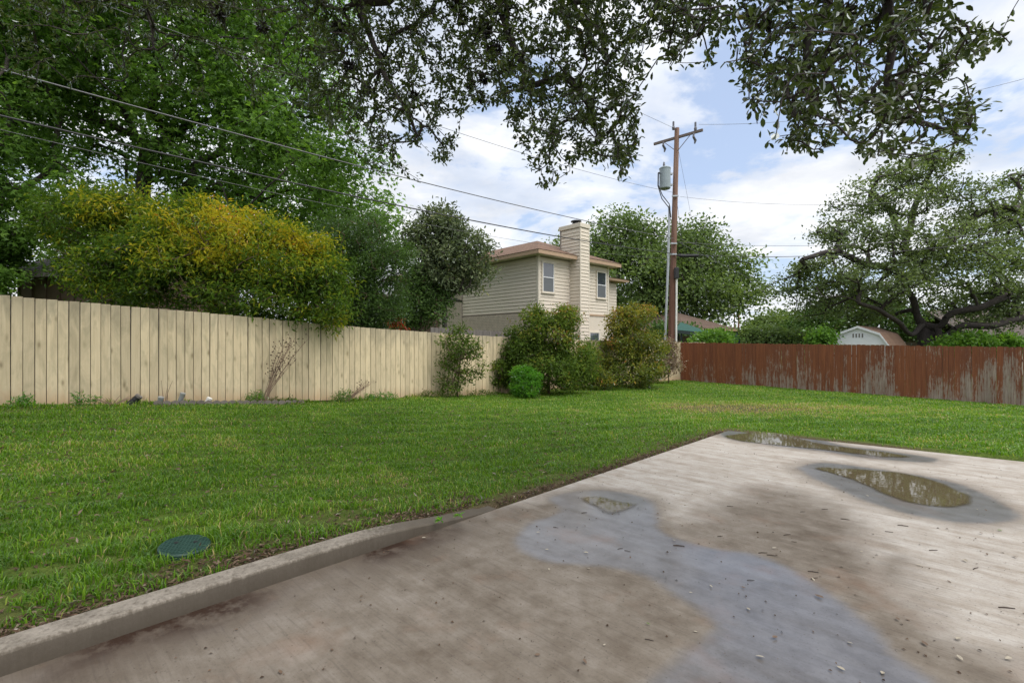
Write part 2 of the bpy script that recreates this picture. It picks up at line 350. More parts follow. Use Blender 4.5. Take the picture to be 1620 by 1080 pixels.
def slab_mat(wetness=True):
    m, t, b, o = new_mat('broomed_concrete' if wetness else 'kerb_concrete')
    c = N(t, 'ShaderNodeNewGeometry').outputs['Position']
    rc = mapping(t, c, rot=(0, 0, R(43)))
    br = noise(t, mapping(t, rc, (4, 60, 5)), 1, 4, .6)
    fine = noise(t, c, 75, 4, .75); mid = noise(t, c, 7, 6, .65); big = noise(t, c, 1.1, 5, .6)
    strk = noise(t, mapping(t, rc, (1.2, 9, 5)), 1, 6, .7)
    if not wetness:
        col = ramp(t, mth(t, 'ADD', mth(t, 'MULTIPLY', mid, .6), mth(t, 'MULTIPLY', fine, .4)), [(.3, (.14, .122, .098)), (.5, (.235, .207, .17)), (.7, (.32, .285, .24))])
        sp = N(t, 'ShaderNodeSeparateXYZ'); t.links.new(c, sp.inputs[0])
        st = noise(t, mapping(t, c, (45, 45, 4)), 1, 5, .7)
        lowm = ramp(t, mth(t, 'ADD', sp.outputs[2], mth(t, 'MULTIPLY', mth(t, 'SUBTRACT', st, .5), .08)), [(.0, 1), (.085, .8), (.104, 0)])
        col = mix(t, mth(t, 'MULTIPLY', lowm, .9), col, (.062, .048, .032))
        t.links.new(col, b.inputs['Base Color']); b.inputs['Roughness'].default_value = .85
        bump(t, b, mth(t, 'ADD', fine, st), .35, .003); return m
    A = lambda n: N(t, 'ShaderNodeAttribute', attribute_name=n).outputs['Fac']
    wet, damp_shade, rust = A('wet'), A('damp_shade'), A('rust')
    dry = ramp(t, mth(t, 'ADD', mth(t, 'MULTIPLY', strk, .6), mth(t, 'MULTIPLY', mid, .4)), [(.32, (.215, .168, .125)), (.44, (.33, .292, .248)), (.64, (.465, .437, .40))])
    dmp_shade = ramp(t, mth(t, 'ADD', mth(t, 'MULTIPLY', big, .5), mth(t, 'MULTIPLY', mid, .5)), [(.35, (.11, .087, .065)), (.5, (.172, .146, .117)), (.65, (.24, .211, .178))])  # moist concrete, with the shade over the near slab put into the colour
    dm = mth(t, 'ADD', damp_shade, mth(t, 'MULTIPLY', mth(t, 'SUBTRACT', strk, .5), mth(t, 'MULTIPLY', damp_shade, 1.3)), clamp=True)
    col = mix(t, dm, dry, dmp_shade)
    col = mix(t, mth(t, 'MULTIPLY', wet, .82), col, ramp(t, mth(t, 'ADD', mth(t, 'MULTIPLY', strk, .5), mth(t, 'MULTIPLY', mid, .5)), [(.36, (.075, .07, .068)), (.6, (.15, .148, .155))]))
    rs = mth(t, 'MULTIPLY', rust, ramp(t, mid, [(.35, .35), (.55, 1)]))
    col = mix(t, mth(t, 'MULTIPLY', rs, 1.25, clamp=True), col, (.034, .018, .011))
    orange = mth(t, 'MULTIPLY', mth(t, 'MULTIPLY', ramp(t, noise(t, c, 1.7, 4, .6), [(.55, 0), (.72, 1)]), damp_shade), .35)
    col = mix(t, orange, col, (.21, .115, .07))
    col = mix(t, mth(t, 'MULTIPLY', ramp(t, fine, [(.54, 0), (.66, 1)]), .6), col, mix(t, .5, col, (.05, .04, .035)))
    spk = N(t, 'ShaderNodeTexVoronoi'); spk.inputs['Scale'].default_value = 26; t.links.new(c, spk.inputs['Vector'])
    col = mix(t, mth(t, 'MULTIPLY', ramp(t, spk.outputs['Distance'], [(.06, 1), (.13, 0)]), .6), col, (.07, .055, .045))
    col = mix(t, mth(t, 'MULTIPLY', ramp(t, br, [(.3, 1), (.48, 0)]), mth(t, 'MULTIPLY_ADD', wet, -.25, .5)), col, mix(t, .55, col, (.05, .04, .035)))
    t.links.new(col, b.inputs['Base Color'])
    rg = mth(t, 'ADD', mth(t, 'MULTIPLY_ADD', wet, -.48, .80), mth(t, 'MULTIPLY', mth(t, 'SUBTRACT', mid, .5), .15))
    t.links.new(rg, b.inputs['Roughness']); b.inputs['Specular IOR Level'].default_value = .22
    wv_ = ramp(t, mth(t, 'ADD', mth(t, 'MULTIPLY', strk, .6), mth(t, 'MULTIPLY', big, .4)), [(.36, .45), (.6, 1)])
    t.links.new(mth(t, 'MULTIPLY', wet, wv_), b.inputs['Coat Weight']); t.links.new(mth(t, 'MULTIPLY_ADD', strk, .22, .02), b.inputs['Coat Roughness']); b.inputs['Coat IOR'].default_value = 1.4
    bn = N(t, 'ShaderNodeBump'); bn.inputs['Distance'].default_value = .004
    t.links.new(mth(t, 'MULTIPLY_ADD', wet, -.32, .4), bn.inputs['Strength'])
    t.links.new(mth(t, 'ADD', br, mth(t, 'MULTIPLY', fine, .5)), bn.inputs['Height']); t.links.new(bn.outputs[0], b.inputs['Normal'])
    return m
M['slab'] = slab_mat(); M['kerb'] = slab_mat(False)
m_, t_, b_, o_ = new_mat('puddle_water')
b_.inputs['Base Color'].default_value = (.10, .08, .045, 1); b_.inputs['Roughness'].default_value = .015; b_.inputs['IOR'].default_value = 1.33; b_.inputs['Specular IOR Level'].default_value = .6
bump(t_, b_, noise(t_, N(t_, 'ShaderNodeNewGeometry').outputs['Position'], 9, 3), .03, .01)
tr_ = N(t_, 'ShaderNodeBsdfTransparent'); ms_ = N(t_, 'ShaderNodeMixShader')
ea_ = N(t_, 'ShaderNodeAttribute', attribute_name='depth')
t_.links.new(ea_.outputs['Fac'], ms_.inputs[0]); t_.links.new(tr_.outputs[0], ms_.inputs[1]); t_.links.new(b_.outputs[0], ms_.inputs[2]); t_.links.new(ms_.outputs[0], o_.inputs[0])
M['water'] = m_

# ------------------------------------------------------------------ terrain: s = distance from the slab line towards the cream fence, t = along it
SQ = math.sqrt(2)
def st(x, y): return (y-x-4)/SQ, (x+y)/SQ
def xy(s, t): d = s*SQ+4; q = t*SQ; return (q-d)/2, (q+d)/2
def hgt(s, t):
    s = np.asarray(s, float); t = np.asarray(t, float)
    hf = np.interp(t, [-8, -.37, 2.25, 4.76, 9.8, 22.1, 40, 300], [.5, .28, .12, -.076, -.305, -.51, -.7, -1.2])
    hs = np.interp(t, [-8, 1.3, 2.6, 7.5, 22, 40, 300], [.065, .065, .0, -.02, -.62, -.8, -1.2])
    k = np.clip(s/8.3, -.6, 1.15)
    return hs+(hf-hs)*k+.012*np.sin(s*1.7+t*.9)*np.clip(s, 0, 1)
def ground_at(x, y): s, t = st(x, y); return float(hgt(s, t))
def tmax(s): return 7.47+.133*(-s)
sg = np.concatenate([[-300, -120, -50, -25, -16], np.arange(-13, -.5, .5), np.arange(-.5, 0, .1), [0, .02, .1, .2, .3], np.arange(.5, 9.5, .25), [10, 12, 15, 20, 30, 50, 120, 300]])
tg = np.concatenate([[-300, -100, -40, -20, -12], np.arange(-8, 23, .25), [24, 26, 30, 40, 60, 120, 300, 600]])
SS, TT = np.meshgrid(sg, tg, indexing='ij'); HH = hgt(SS, TT)
inside = (SS < .05) & (TT < tmax(np.minimum(SS, 0))+.0) & (SS > -12.6) & (TT > -8.5)
HH = np.where(inside, -.16, HH)
XX, YY = xy(SS, TT)
a, b = SS.shape; idx = np.arange(a*b).reshape(a, b)
fc = np.stack([idx[:-1, :-1], idx[1:, :-1], idx[1:, 1:], idx[:-1, 1:]], -1).reshape(-1, 4)[:, ::-1]
def bare_fn(s, t, x, y):
    v = np.exp(-np.clip(s-.1, 0, 9)/np.where(t < 2.6, .36, .18))*.95*np.where(t < 8, 1, 0)
    v = np.maximum(v, np.exp(-((x-5.2)**2/4.5+(y-11.2)**2/1.6))*.75)
    v = np.maximum(v, np.exp(-((s-8.3)/.4)**2)*.8)
    return np.clip(v, 0, 1)
mesh_np('lawn_ground', np.stack([XX, YY, HH], -1).reshape(-1, 3), [fc], M['ground'], attrs={'bare': bare_fn(SS, TT, XX, YY).ravel()}, smooth=True, kind='structure')

# ---- concrete slab with wet and rust masks, and one for moisture plus painted near shade
def poly_sd(pts, X, Y):
    pts = np.asarray(pts); d = np.full(X.shape, 1e9); ins = np.zeros(X.shape, bool); n = len(pts)
    for i in range(n):
        ax, ay = pts[i]; bx, by = pts[(i+1) % n]; ex, ey = bx-ax, by-ay
        u = np.clip(((X-ax)*ex+(Y-ay)*ey)/(ex*ex+ey*ey+1e-12), 0, 1)
        d = np.minimum(d, np.hypot(X-ax-u*ex, Y-ay-u*ey))
        c = ((ay > Y) != (by > Y)) & (X < (bx-ax)*(Y-ay)/(by-ay+1e-12)+ax); ins ^= c
    return np.where(ins, -d, d)
def smooth_poly(pix, n=6):
    p = np.array([G(*q)[:2] for q in pix]); out = []
    for i in range(len(p)):
        a0, a1, a2, a3 = p[i-1], p[i], p[(i+1) % len(p)], p[(i+2) % len(p)]
        for u in np.arange(n)/n:
            out.append(.5*((2*a1)+(a2-a0)*u+(2*a0-5*a1+4*a2-a3)*u*u+(3*a1-a0-3*a2+a3)*u**3))
    return np.array(out)
WET = [smooth_poly(q) for q in (
    [(868, 786), (940, 775), (1010, 784), (1040, 806), (1045, 842), (1110, 862), (1190, 876), (1250, 900), (1310, 935), (1370, 985), (1410, 1030), (1480, 1085), (1560, 1180), (960, 1180), (1010, 1085), (1060, 1045), (1122, 1008), (1130, 985), (1090, 950), (1020, 905), (960, 893), (880, 888), (835, 875), (818, 852), (840, 828), (884, 808)],
    [(1265, 738), (1310, 733), (1400, 744), (1500, 760), (1560, 783), (1608, 810), (1590, 823), (1530, 826), (1450, 816), (1380, 796), (1310, 766), (1272, 746)],
    [(1140, 685), (1165, 679), (1260, 686), (1330, 704), (1400, 713), (1480, 725), (1460, 731), (1380, 725), (1300, 713), (1220, 704), (1155, 694)])]
DAMP_SHADE = [smooth_poly(q) for q in (
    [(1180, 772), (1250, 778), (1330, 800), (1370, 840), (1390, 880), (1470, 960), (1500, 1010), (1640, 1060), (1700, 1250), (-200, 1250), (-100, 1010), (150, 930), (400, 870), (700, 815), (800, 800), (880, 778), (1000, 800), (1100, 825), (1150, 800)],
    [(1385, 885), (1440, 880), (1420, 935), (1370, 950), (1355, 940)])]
WATER = [smooth_poly(q) for q in (
    [(1152, 689), (1200, 684), (1252, 690), (1290, 700), (1345, 709), (1400, 716), (1440, 723), (1390, 722), (1300, 711), (1220, 703), (1165, 696)],
    [(1296, 740), (1380, 744), (1440, 751), (1500, 769), (1534, 790), (1512, 801), (1460, 799), (1410, 786), (1365, 765), (1310, 747)],
    [(922, 788), (946, 785), (975, 793), (1006, 797), (988, 806), (966, 812), (944, 802)])]
sgr = -np.concatenate([np.arange(0, 9.2, .04), [9.6, 10.5, 11.5, 12.5]])
tau = np.concatenate([np.linspace(0, 1, 270)])
S2, T2 = np.meshgrid(sgr, tau, indexing='ij'); T2 = -4+T2*(tmax(S2)+4)
X2, Y2 = xy(S2, T2)
jit = .05*wave(np.stack([X2, Y2], -1), 1.6, 3)+.02*wave(np.stack([X2, Y2], -1), 7, 4)
wet = np.zeros_like(X2)
for q in WET:
    dd = poly_sd(q, X2, Y2)+jit*.8; wet = np.maximum(wet, np.clip(.5-dd/.075, 0, 1))
wet = wet*wet*(3-2*wet)
damp_shade = np.clip(.5-(poly_sd(DAMP_SHADE[0], X2, Y2)+jit*2.5)/.36, 0, 1); damp_shade = np.maximum(damp_shade, .8*np.clip(.5-poly_sd(DAMP_SHADE[1], X2, Y2)/.16, 0, 1))
for q in WET: damp_shade = np.maximum(damp_shade, .75*np.clip(1-(poly_sd(q, X2, Y2)+jit)/.22, 0, 1))
rust = np.exp(-(np.clip(-S2-.01, 0, 9)/.25)**2)*np.clip((2.9-T2)/1.2, 0, 1)*np.clip(.75+.8*wave(np.stack([X2, Y2], -1), 2.2, 8), 0.3, 1)
a, b = X2.shape; idx = np.arange(a*b).reshape(a, b)
fc = np.stack([idx[:-1, :-1], idx[1:, :-1], idx[1:, 1:], idx[:-1, 1:]], -1).reshape(-1, 4)
Zs = np.zeros_like(X2)
Vt = np.stack([X2, Y2, Zs], -1).reshape(-1, 3)
border = np.concatenate([idx[:, -1][::-1], idx[0, ::-1]])      # far edge, then the lawn edge
nb = len(border); Vb = Vt[border].copy(); Vb[:, 2] = -.14
sk = np.stack([border[:-1], border[1:], a*b+np.arange(1, nb), a*b+np.arange(nb-1)], -1)
cat = lambda A: np.concatenate([A.ravel(), A.ravel()[border]])
slab = mesh_np('concrete_slab', np.concatenate([Vt, Vb]), [fc, sk], M['slab'], attrs={'wet': cat(wet), 'damp_shade': cat(damp_shade), 'rust': cat(rust)}, kind='structure')
def grid_poly(name, poly, z, mat, step=.025):
    lo = poly.min(0)-.05; hi = poly.max(0)+.05
    gx, gy = np.meshgrid(np.arange(lo[0], hi[0], step), np.arange(lo[1], hi[1], step), indexing='ij')
    sd_ = poly_sd(poly, gx, gy)+.03*wave(np.stack([gx, gy], -1), 5, 5)
    dep = np.clip(.5-sd_/.05, 0, 1)
    i2 = np.arange(gx.size).reshape(gx.shape)
    f = np.stack([i2[:-1, :-1], i2[1:, :-1], i2[1:, 1:], i2[:-1, 1:]], -1).reshape(-1, 4)
    f = f[dep.ravel()[f].max(1) > 0]
    used = np.unique(f); rm = np.full(gx.size, -1); rm[used] = np.arange(len(used))
    return mesh_np(name, np.stack([gx, gy, np.full_like(gx, z)], -1).reshape(-1, 3)[used], [rm[f]], mat, attrs={'depth': dep.ravel()[used]}, kind='structure')
for q in WATER: grid_poly('puddle', q, .004, M['water'])

# ---- kerb
prof0 = [(-.004, -.02), (0, .084), (.004, .094), (.013, .10), (.13, .103), (.14, .096), (.14, -.10)]
tk = np.concatenate([np.arange(-4, 1.3, .15), np.arange(1.3, 2.66, .09)]); V = []
for t_k in tk:
    k = np.clip((2.66-t_k)/1.25, 0, 1); k = k*k*(3-2*k)*.97+.03
    for s_, z_ in prof0:
        x, y = xy(s_+.004*math.sin(t_k*2.3), t_k); V.append((x, y, z_*k if z_ > 0 else z_))
n = len(prof0); fs = [(i*n+j, i*n+j+1, i*n+n+j+1, i*n+n+j) for i in range(len(tk)-1) for j in range(n-1)]
e = (len(tk)-1)*n
mk = MB().add(V, fs+[tuple(range(e, e+n))]); mk.build('kerb', M['kerb'], kind='structure')

# ------------------------------------------------------------------ fences
LA, LB = np.array((-8.42, 7.9)), np.array((8.09, 23.2))
ldir = (LB-LA)/np.linalg.norm(LB-LA); lnorm = np.array((ldir[1], -ldir[0])); lang = math.atan2(ldir[1], ldir[0])
RB = np.array((16.0, 15.0)); rdir = (RB-LB)/np.linalg.norm(RB-LB); rang = math.atan2(rdir[1], rdir[0])
def left_top(px): return np.interp(px, [0, 100, 200, 300, 400, 500, 600, 690, 760, 900, 1075], [467, 476, 485, 493, 502, 512, 520, 526.5, 531, 537, 541])
def fence_z(p):
    if p[1] < 7.9:
        return .28+(7.9-p[1])*.02
    px = 810+F*p[0]/p[1]
    if px > 1075: return -.53
    return EYE+(540-left_top(px))*p[1]/F-1.83
def board(name, wd, h, th, mat, ear=0):
    b = MB()
    if ear:
        pl = [(0, 0, 0), (wd, 0, 0), (wd, 0, h-ear), (wd-ear, 0, h-.25*ear), (wd*.5, 0, h), (ear, 0, h-.25*ear), (0, 0, h-ear)]
        b.prism(pl, (0, th, 0))
    else: b.box((0, 0, 0), (wd, th, h), .003)
    return b.build(name, mat, link_it=False)
lf = empty('board_fence', (*LA, .28), lang, 'cream painted fence of tall vertical boards along the left of the lawn', 'fence')
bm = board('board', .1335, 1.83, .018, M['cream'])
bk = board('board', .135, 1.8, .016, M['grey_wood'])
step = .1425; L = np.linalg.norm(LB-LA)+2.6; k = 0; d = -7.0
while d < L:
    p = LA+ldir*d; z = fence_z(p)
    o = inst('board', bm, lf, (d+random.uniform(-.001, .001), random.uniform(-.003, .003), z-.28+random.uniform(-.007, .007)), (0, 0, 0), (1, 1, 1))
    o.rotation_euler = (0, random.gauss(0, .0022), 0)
    inst('board', bk, lf, (d+.07, .064, z-.28-.03))  # added backing layer that keeps light from showing through the gaps
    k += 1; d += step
for h in (.3, .95, 1.55):
    rl = MB(); dd = np.arange(-7, L, 1.2); pts = [(q, .045, fence_z(LA+ldir*q)-.28+h) for q in dd]
    for p0, p1 in zip(pts[:-1], pts[1:]):
        rl.prism([(p0[0], .021, p0[2]-.04), (p0[0], .06, p0[2]-.04), (p0[0], .06, p0[2]+.04), (p0[0], .021, p0[2]+.04)], np.array(p1)-np.array(p0))
    rl.build('rail', M['grey_wood'], lf)
pm = MB().box((0, .084, -.2), (.09, .17, 1.75)).build('post', M['grey_wood'], link_it=False)
for q in np.arange(-6.5, L, 2.4): inst('post', pm, lf, (q, 0, fence_z(LA+ldir*q)-.28))

rf = empty('picket_fence', (*LB, -.51), rang, 'red brown fence with peeling stain across the back of the lawn', 'fence')
rbm = [board('board', .1412, 1.83, .018, M['red'], .024), board('board', .1395, 1.82, .018, M['red'], .024)]
RL = np.linalg.norm(RB-LB)
def rz(q): return np.interp(q, [0, 6.9, RL, 40], [-.52, -.60, -.65, -.9])
q = .05
while q < RL+8:
    inst('board', rbm[random.random() < .35], rf, (q, random.uniform(-.005, .005), rz(q)+.51+random.uniform(-.012, .012)), (0, random.gauss(0, .003), 0)); q += .143
for h in (.35, 1.4):
    rl = MB()
    for q in np.arange(0, RL+8, 2.0): rl.prism([(q, .024, rz(q)+.51+h-.04), (q, .06, rz(q)+.51+h-.04), (q, .06, rz(q)+.51+h+.04), (q, .024, rz(q)+.51+h+.04)], (2, 0, rz(q+2)-rz(q)))
    rl.build('rail', M['grey_wood'], rf)
for q in np.arange(.3, RL+8, 2.4): inst('post', pm, rf, (q, 0, rz(q)+.51))
# weathered grey fence of the neighbour, behind the cream one
gf = empty('weathered_fence', (*(LA+ldir*9.2-lnorm*1.3), -.2), lang, 'weathered grey picket fence just showing behind the cream fence', 'fence')
gbm = board('board', .135, 1.83, .018, M['grey_wood'], .02)
for i in range(52): inst('board', gbm, gf, (i*.142, 0, np.interp(i, [0, 52], [.17, -.05])+random.uniform(-.01, .01)))
mb = MB(); mb.box((0, .022, .3), (7.3, .06, .38)); mb.box((0, .022, 1.3), (7.3, .06, 1.38)); mb.build('rail', M['grey_wood'], gf)

# ------------------------------------------------------------------ leaves and branches
def T_(v, f): return np.array(v, float), f
LEAF = {
 'oval': T_([(0, 0, 0), (1, 0, -.08), (.32, .20, .07), (.32, -.20, .07), (.72, .17, .03), (.72, -.17, .03)], [(0, 3, 5, 1), (0, 1, 4, 2)]),
 'round': T_([(0, 0, 0), (1, 0, -.08), (.38, .21, .07), (.38, -.21, .07), (.74, .21, .03), (.74, -.21, .03)], [(0, 3, 5, 1), (0, 1, 4, 2)]),
 'long': T_([(0, 0, 0), (1, 0, -.2), (.42, .15, .08), (.42, -.15, .08)], [(0, 3, 1), (0, 1, 2)]),
 'dia': T_([(0, 0, 0), (1, 0, -.1), (.5, .32, .1), (.5, -.32, .1)], [(0, 3, 1), (0, 1, 2)]),
 'star': T_([(0, 0, 0), (1, 0, -.12), (.42, .16, .04), (.42, -.16, .04), (.5, .72, -.12), (.5, -.72, -.12), (.0, .35, 0), (.0, -.35, 0)],
            [(0, 3, 1, 2), (0, 2, 4, 6), (0, 7, 5, 3)]),
}
def unit(v): return v/(np.linalg.norm(v, axis=-1, keepdims=True)+1e-9)
def leaves(name, kind_, pos, axis, normal, size, tone, mat, parent=None):
    T, F_ = LEAF[kind_]; n = len(pos)
    a = unit(axis); s = unit(np.cross(normal, a)); c = np.cross(a, s)
    sz = np.broadcast_to(np.asarray(size, float), (n,))[:, None, None]
    V = pos[:, None, :]+sz*(T[None, :, 0:1]*a[:, None, :]+T[None, :, 1:2]*s[:, None, :]+T[None, :, 2:3]*c[:, None, :])
    off = np.arange(n)[:, None, None]*len(T); out = {}
    for f in F_: out.setdefault(len(f), []).append(f)
    faces = [(off+np.array(v)[None]).reshape(-1, kk) for kk, v in out.items()]
    return mesh_np(name, V.reshape(-1, 3), faces, mat, parent, attrs={'tone': np.repeat(np.clip(tone, 0, 1), len(T))}, kind='stuff')
def grow(trunk, attr, beta=.3):
    """join every attractor to the nearest grown node: returns points, parents"""
    trunk = np.asarray(trunk, float); nt0 = len(trunk); N0 = nt0+len(attr)
    pts = np.zeros((N0, 3)); par = np.full(N0, -1); pl = np.zeros(N0)
    pts[:nt0] = trunk
    for i in range(1, nt0): par[i] = i-1; pl[i] = pl[i-1]+np.linalg.norm(trunk[i]-trunk[i-1])
    first = max(1, nt0//2)
    dist = np.linalg.norm(attr[:, None]-trunk[None, first:], axis=2).min(1)
    order = np.argsort(dist); m = nt0
    for i in order:
        d = np.linalg.norm(pts[first:m]-attr[i], axis=1)
        j = first+int(np.argmin(d+beta*pl[first:m])); par[m] = j; pts[m] = attr[i]; pl[m] = pl[j]+d[j-first]; m += 1
    return pts, par
def skin(name, pts, par, mat, parent, rtip, rmax, nt0, expo=.45, trunk_r=None, nseg=4):
    n = len(pts); cnt = np.ones(n)
    order = np.argsort(-np.arange(n))
    for i in order:
        if par[i] >= 0: cnt[par[i]] += cnt[i]
    rad = np.minimum(rtip*cnt**expo, rmax)
    if trunk_r is not None: rad[:nt0] = np.maximum(rad[:nt0], trunk_r)
    d = np.zeros((n, 3)); mb = MB()
    for i in range(1, nt0): d[i] = pts[i]-pts[i-1]
    d[0] = d[1] if nt0 > 1 else (0, 0, 1)
    d = unit(d); mids = {}
    if nt0 > 1: mb.tube(pts[:nt0], rad[:nt0], 12)
    for i in range(nt0, n):
        p = par[i]; v = pts[i]-pts[p]; L_ = np.linalg.norm(v)
        c1 = pts[p]+d[p]*L_*.38+rng.normal(size=3)*L_*.05
        c2 = pts[i]-v*.25+rng.normal(size=3)*L_*.06
        u = np.linspace(0, 1, nseg+1)[:, None]
        q = (1-u)**3*pts[p]+3*(1-u)**2*u*c1+3*(1-u)*u*u*c2+u**3*pts[i]
        d[i] = unit(q[-1]-q[-2]); mids[i] = q
        r0 = min(rad[p], rad[i]*1.5)
        mb.tube(q, np.linspace(r0, rad[i], nseg+1), 8 if r0 > .05 else (5 if r0 > .012 else 3), cap=False)
    o = mb.build(name, mat, parent, smooth=True)
    return o, mids, rad, d
def in_ell(n, c, r, shell=.5):
    v = unit(rng.normal(size=(n, 3))); k = rng.uniform(shell**3, 1, n)**(1/3)
    return np.asarray(c)+v*k[:, None]*np.asarray(r)
def foliage(at, per, sig, lk, size, mat, parent, tone_fn=None, up=.6, droop=.15, out_c=None, tn=.22, name='crown', flat=.75):
    n = len(at)*per; c = np.repeat(at, per, 0)
    off = rng.normal(size=(n, 3))*sig; off[:, 2] *= flat
    pos = c+off
    ax = rng.normal(size=(n, 3))+unit(off)*.9; ax[:, 2] -= droop*2
    nm = rng.normal(size=(n, 3))*.42+unit(off)*.75; nm[:, 2] += up*1.15
    tone = .42+rng.normal(size=n)*tn*.6+.16*wave(pos, .9/max(sig*3, .2), 21)+np.repeat(rng.normal(size=len(at))*.15, per)+.10*np.clip(off[:, 2]/sig, -1.5, 1.5)*0
    if tone_fn is not None: tone = tone_fn(pos, tone)
    sz = size*rng.uniform(.65, 1.25, n)
    return leaves(name, lk, pos, ax, nm, sz, tone, mat, parent)
def tree(name, label, cat, base, trunk, clumps, n_at, per, sig, lk, size, lmat, bmat, rtip=.012, trunk_r=None, group=None, tone_fn=None, shell=.45, beta=.3, rmax=.4, up=.6, expo=.45, flat=.75, limbs=None):
    root = empty(name, base, 0, label, cat, group); b0 = np.asarray(base, float)
    vol = np.array([c[1][0]*c[1][1]*c[1][2] for c in clumps])**.75; wts = vol/vol.sum()
    at = np.concatenate([in_ell(max(4, int(n_at*w_)), c[0], c[1], shell) for c, w_ in zip(clumps, wts)])
    nt0 = len(trunk)
    if limbs:
        pp_ = list(np.asarray(trunk)); pr_ = [-1]+list(range(nt0-1))
        for l in limbs:
            arr = np.array(pp_); j = 1+int(np.argmin(np.linalg.norm(arr[1:]-l[0], axis=1)))
            for q in l: pp_.append(np.asarray(q)); pr_.append(j); j = len(pp_)-1
        n0 = len(pp_); pts = np.zeros((n0+len(at), 3)); pts[:n0] = pp_; par = np.full(len(pts), -1); par[:n0] = pr_; pl = np.zeros(len(pts)); m = n0
        for i in np.argsort(np.linalg.norm(at[:, None]-pts[None, 1:n0], axis=2).min(1)):
            d_ = np.linalg.norm(pts[1:m]-at[i], axis=1); j = 1+int(np.argmin(d_+beta*pl[1:m])); par[m] = j; pts[m] = at[i]; pl[m] = pl[j]+d_[j-1]; m += 1
    else: pts, par = grow(trunk, at, beta)
    o, mids, rad, d = skin('trunk', pts-b0, par, bmat, root, rtip, rmax, nt0, expo, trunk_r)
    foliage(at-b0, per, sig, lk, size, lmat, root, (None if tone_fn is None else (lambda p, t: tone_fn(p+b0, t))), up, flat=flat)
    return root
def cl(px, py, z, rpx, ry=None, rz=None):     # a crown lobe seen at a pixel: radius in pixels across, depth of its own
    r = rpx*z/F; return (P(px, py, z), (r, r if rz is None else rz, (r*.8 if ry is None else ry*z/F)))
def base_of(px, z): x = (px-810)*z/F; return np.array((x, z, ground_at(x, z)-.05))
def trunk_path(b, pts): return np.array([b]+[P(*q) for q in pts])

# ------------------------------------------------------------------ two-storey house
HZ = -.75
ho = empty('house', (1.1, 20.0, HZ), math.atan2(.679, .734), 'two storey beige clapboard house with brown hip roof and tall chimney', 'house')
def hz_(z): return z-HZ
mb = MB().box((.03, .03, 0), (4.87, 5.24, hz_(4.97))); wl_core = mb.build('wall', M['mortar'], ho)
def siding(parent, org, axis_rz, length, z0, z1, step=.15, mat=None, name='siding_board'):
    b = MB()
    b.add([(0, .002, 0), (length, .002, 0), (length, -.030, 0), (0, -.030, 0), (0, 0, step+.012), (length, 0, step+.012), (length, -.004, step+.012), (0, -.004, step+.012)],
          [(0, 1, 2, 3), (7, 6, 5, 4), (3, 2, 6, 7), (1, 0, 4, 5), (0, 3, 7, 4), (2, 1, 5, 6)])
    me = b.build(name, mat or M['siding'], link_it=False); z = z0
    while z+step <= z1+.03:
        inst(name, me, parent, (org[0], org[1], z), (0, 0, axis_rz)); z += step
# right face (local y = 0)
siding(wl_core, (.10, 0.025, 0), 0, 4.72, hz_(2.62), hz_(4.93))
# left face (local x = 0): runs along y, seen from -x
siding(wl_core, (.025, 5.24, 0), R(-90), 5.15, hz_(2.62), hz_(4.93))
for lo, hi in (((-.015, -.015, hz_(2.6)), (.10, .10, hz_(4.96))), ((4.80, -.015, hz_(2.6)), (4.90, .1, hz_(4.96)))):
    MB().box(lo, hi).build('corner_trim', M['trim'], wl_core)
MB().box((.10, -.03, hz_(2.54)), (4.80, .02, hz_(2.62))).build('band_trim', M['fascia'], wl_core)
MB().box((.10, .0, hz_(.3)), (4.85, .028, hz_(2.54))).build('lower_wall', M['siding'], ho)
brk = MB()
def bricks(x, y0, y1, z0, z1):
    r = 0; z = z0
    while z < z1-.03:
        y = y0-(.1 if r % 2 else 0)
        while y < y1-.05:
            brk.box((x, max(y, y0), z), (x+.06, min(y+.19, y1), z+.062)); y += .2
        z += .072; r += 1
bricks(-.035, 0, 5.24, hz_(.9), hz_(2.58)); bricks(-.06, 5.26, 8.6, hz_(.9), hz_(4.6))
brk.build('brick', M['brick'], wl_core, kind='stuff')
MB().box((-.04, 5.25, 0), (4.8, 12, hz_(4.95))).build('rear_wall', M['mortar'], ho)
def window(parent, x0, x1, z0, z1, y=0.0):
    f = MB(); t = .055
    f.box((x0-t, y-.045, z0-t), (x0, y+.02, z1+t)); f.box((x1, y-.045, z0-t), (x1+t, y+.02, z1+t))
    f.box((x0, y-.045, z1), (x1, y+.02, z1+t)); f.box((x0, y-.045, z0-t), (x1, y+.02, z0))
    w_ = f.build('window', M['trim'], parent)
    zm = (z0+z1)/2
    MB().box((x0, y-.040, zm-.02), (x1, y-.01, zm+.02)).build('meeting_rail', M['white'], w_)
    s = MB(); s.box((x0, y-.036, z0), (x0+.03, y-.012, z1)); s.box((x1-.03, y-.036, z0), (x1, y-.012, z1)); s.build('sash', M['white'], w_)
    MB().box((x0+.03, y-.018, zm+.02), (x1-.03, y-.008, z1)).build('pane', M['glass'], w_)
    MB().box((x0+.03, y-.024, z0), (x1-.03, y-.014, zm-.02)).build('screen', M['screen'], w_)
    MB().box((x0-.07, y-.07, z0-.085), (x1+.07, y+.02, z0-t)).build('sill', M['trim'], w_)
window(ho, .24, .92, hz_(3.46), hz_(4.66)); window(ho, 3.95, 4.63, hz_(3.44), hz_(4.62)); window(ho, 3.4, 4.1, hz_(.7), hz_(1.75), .0)
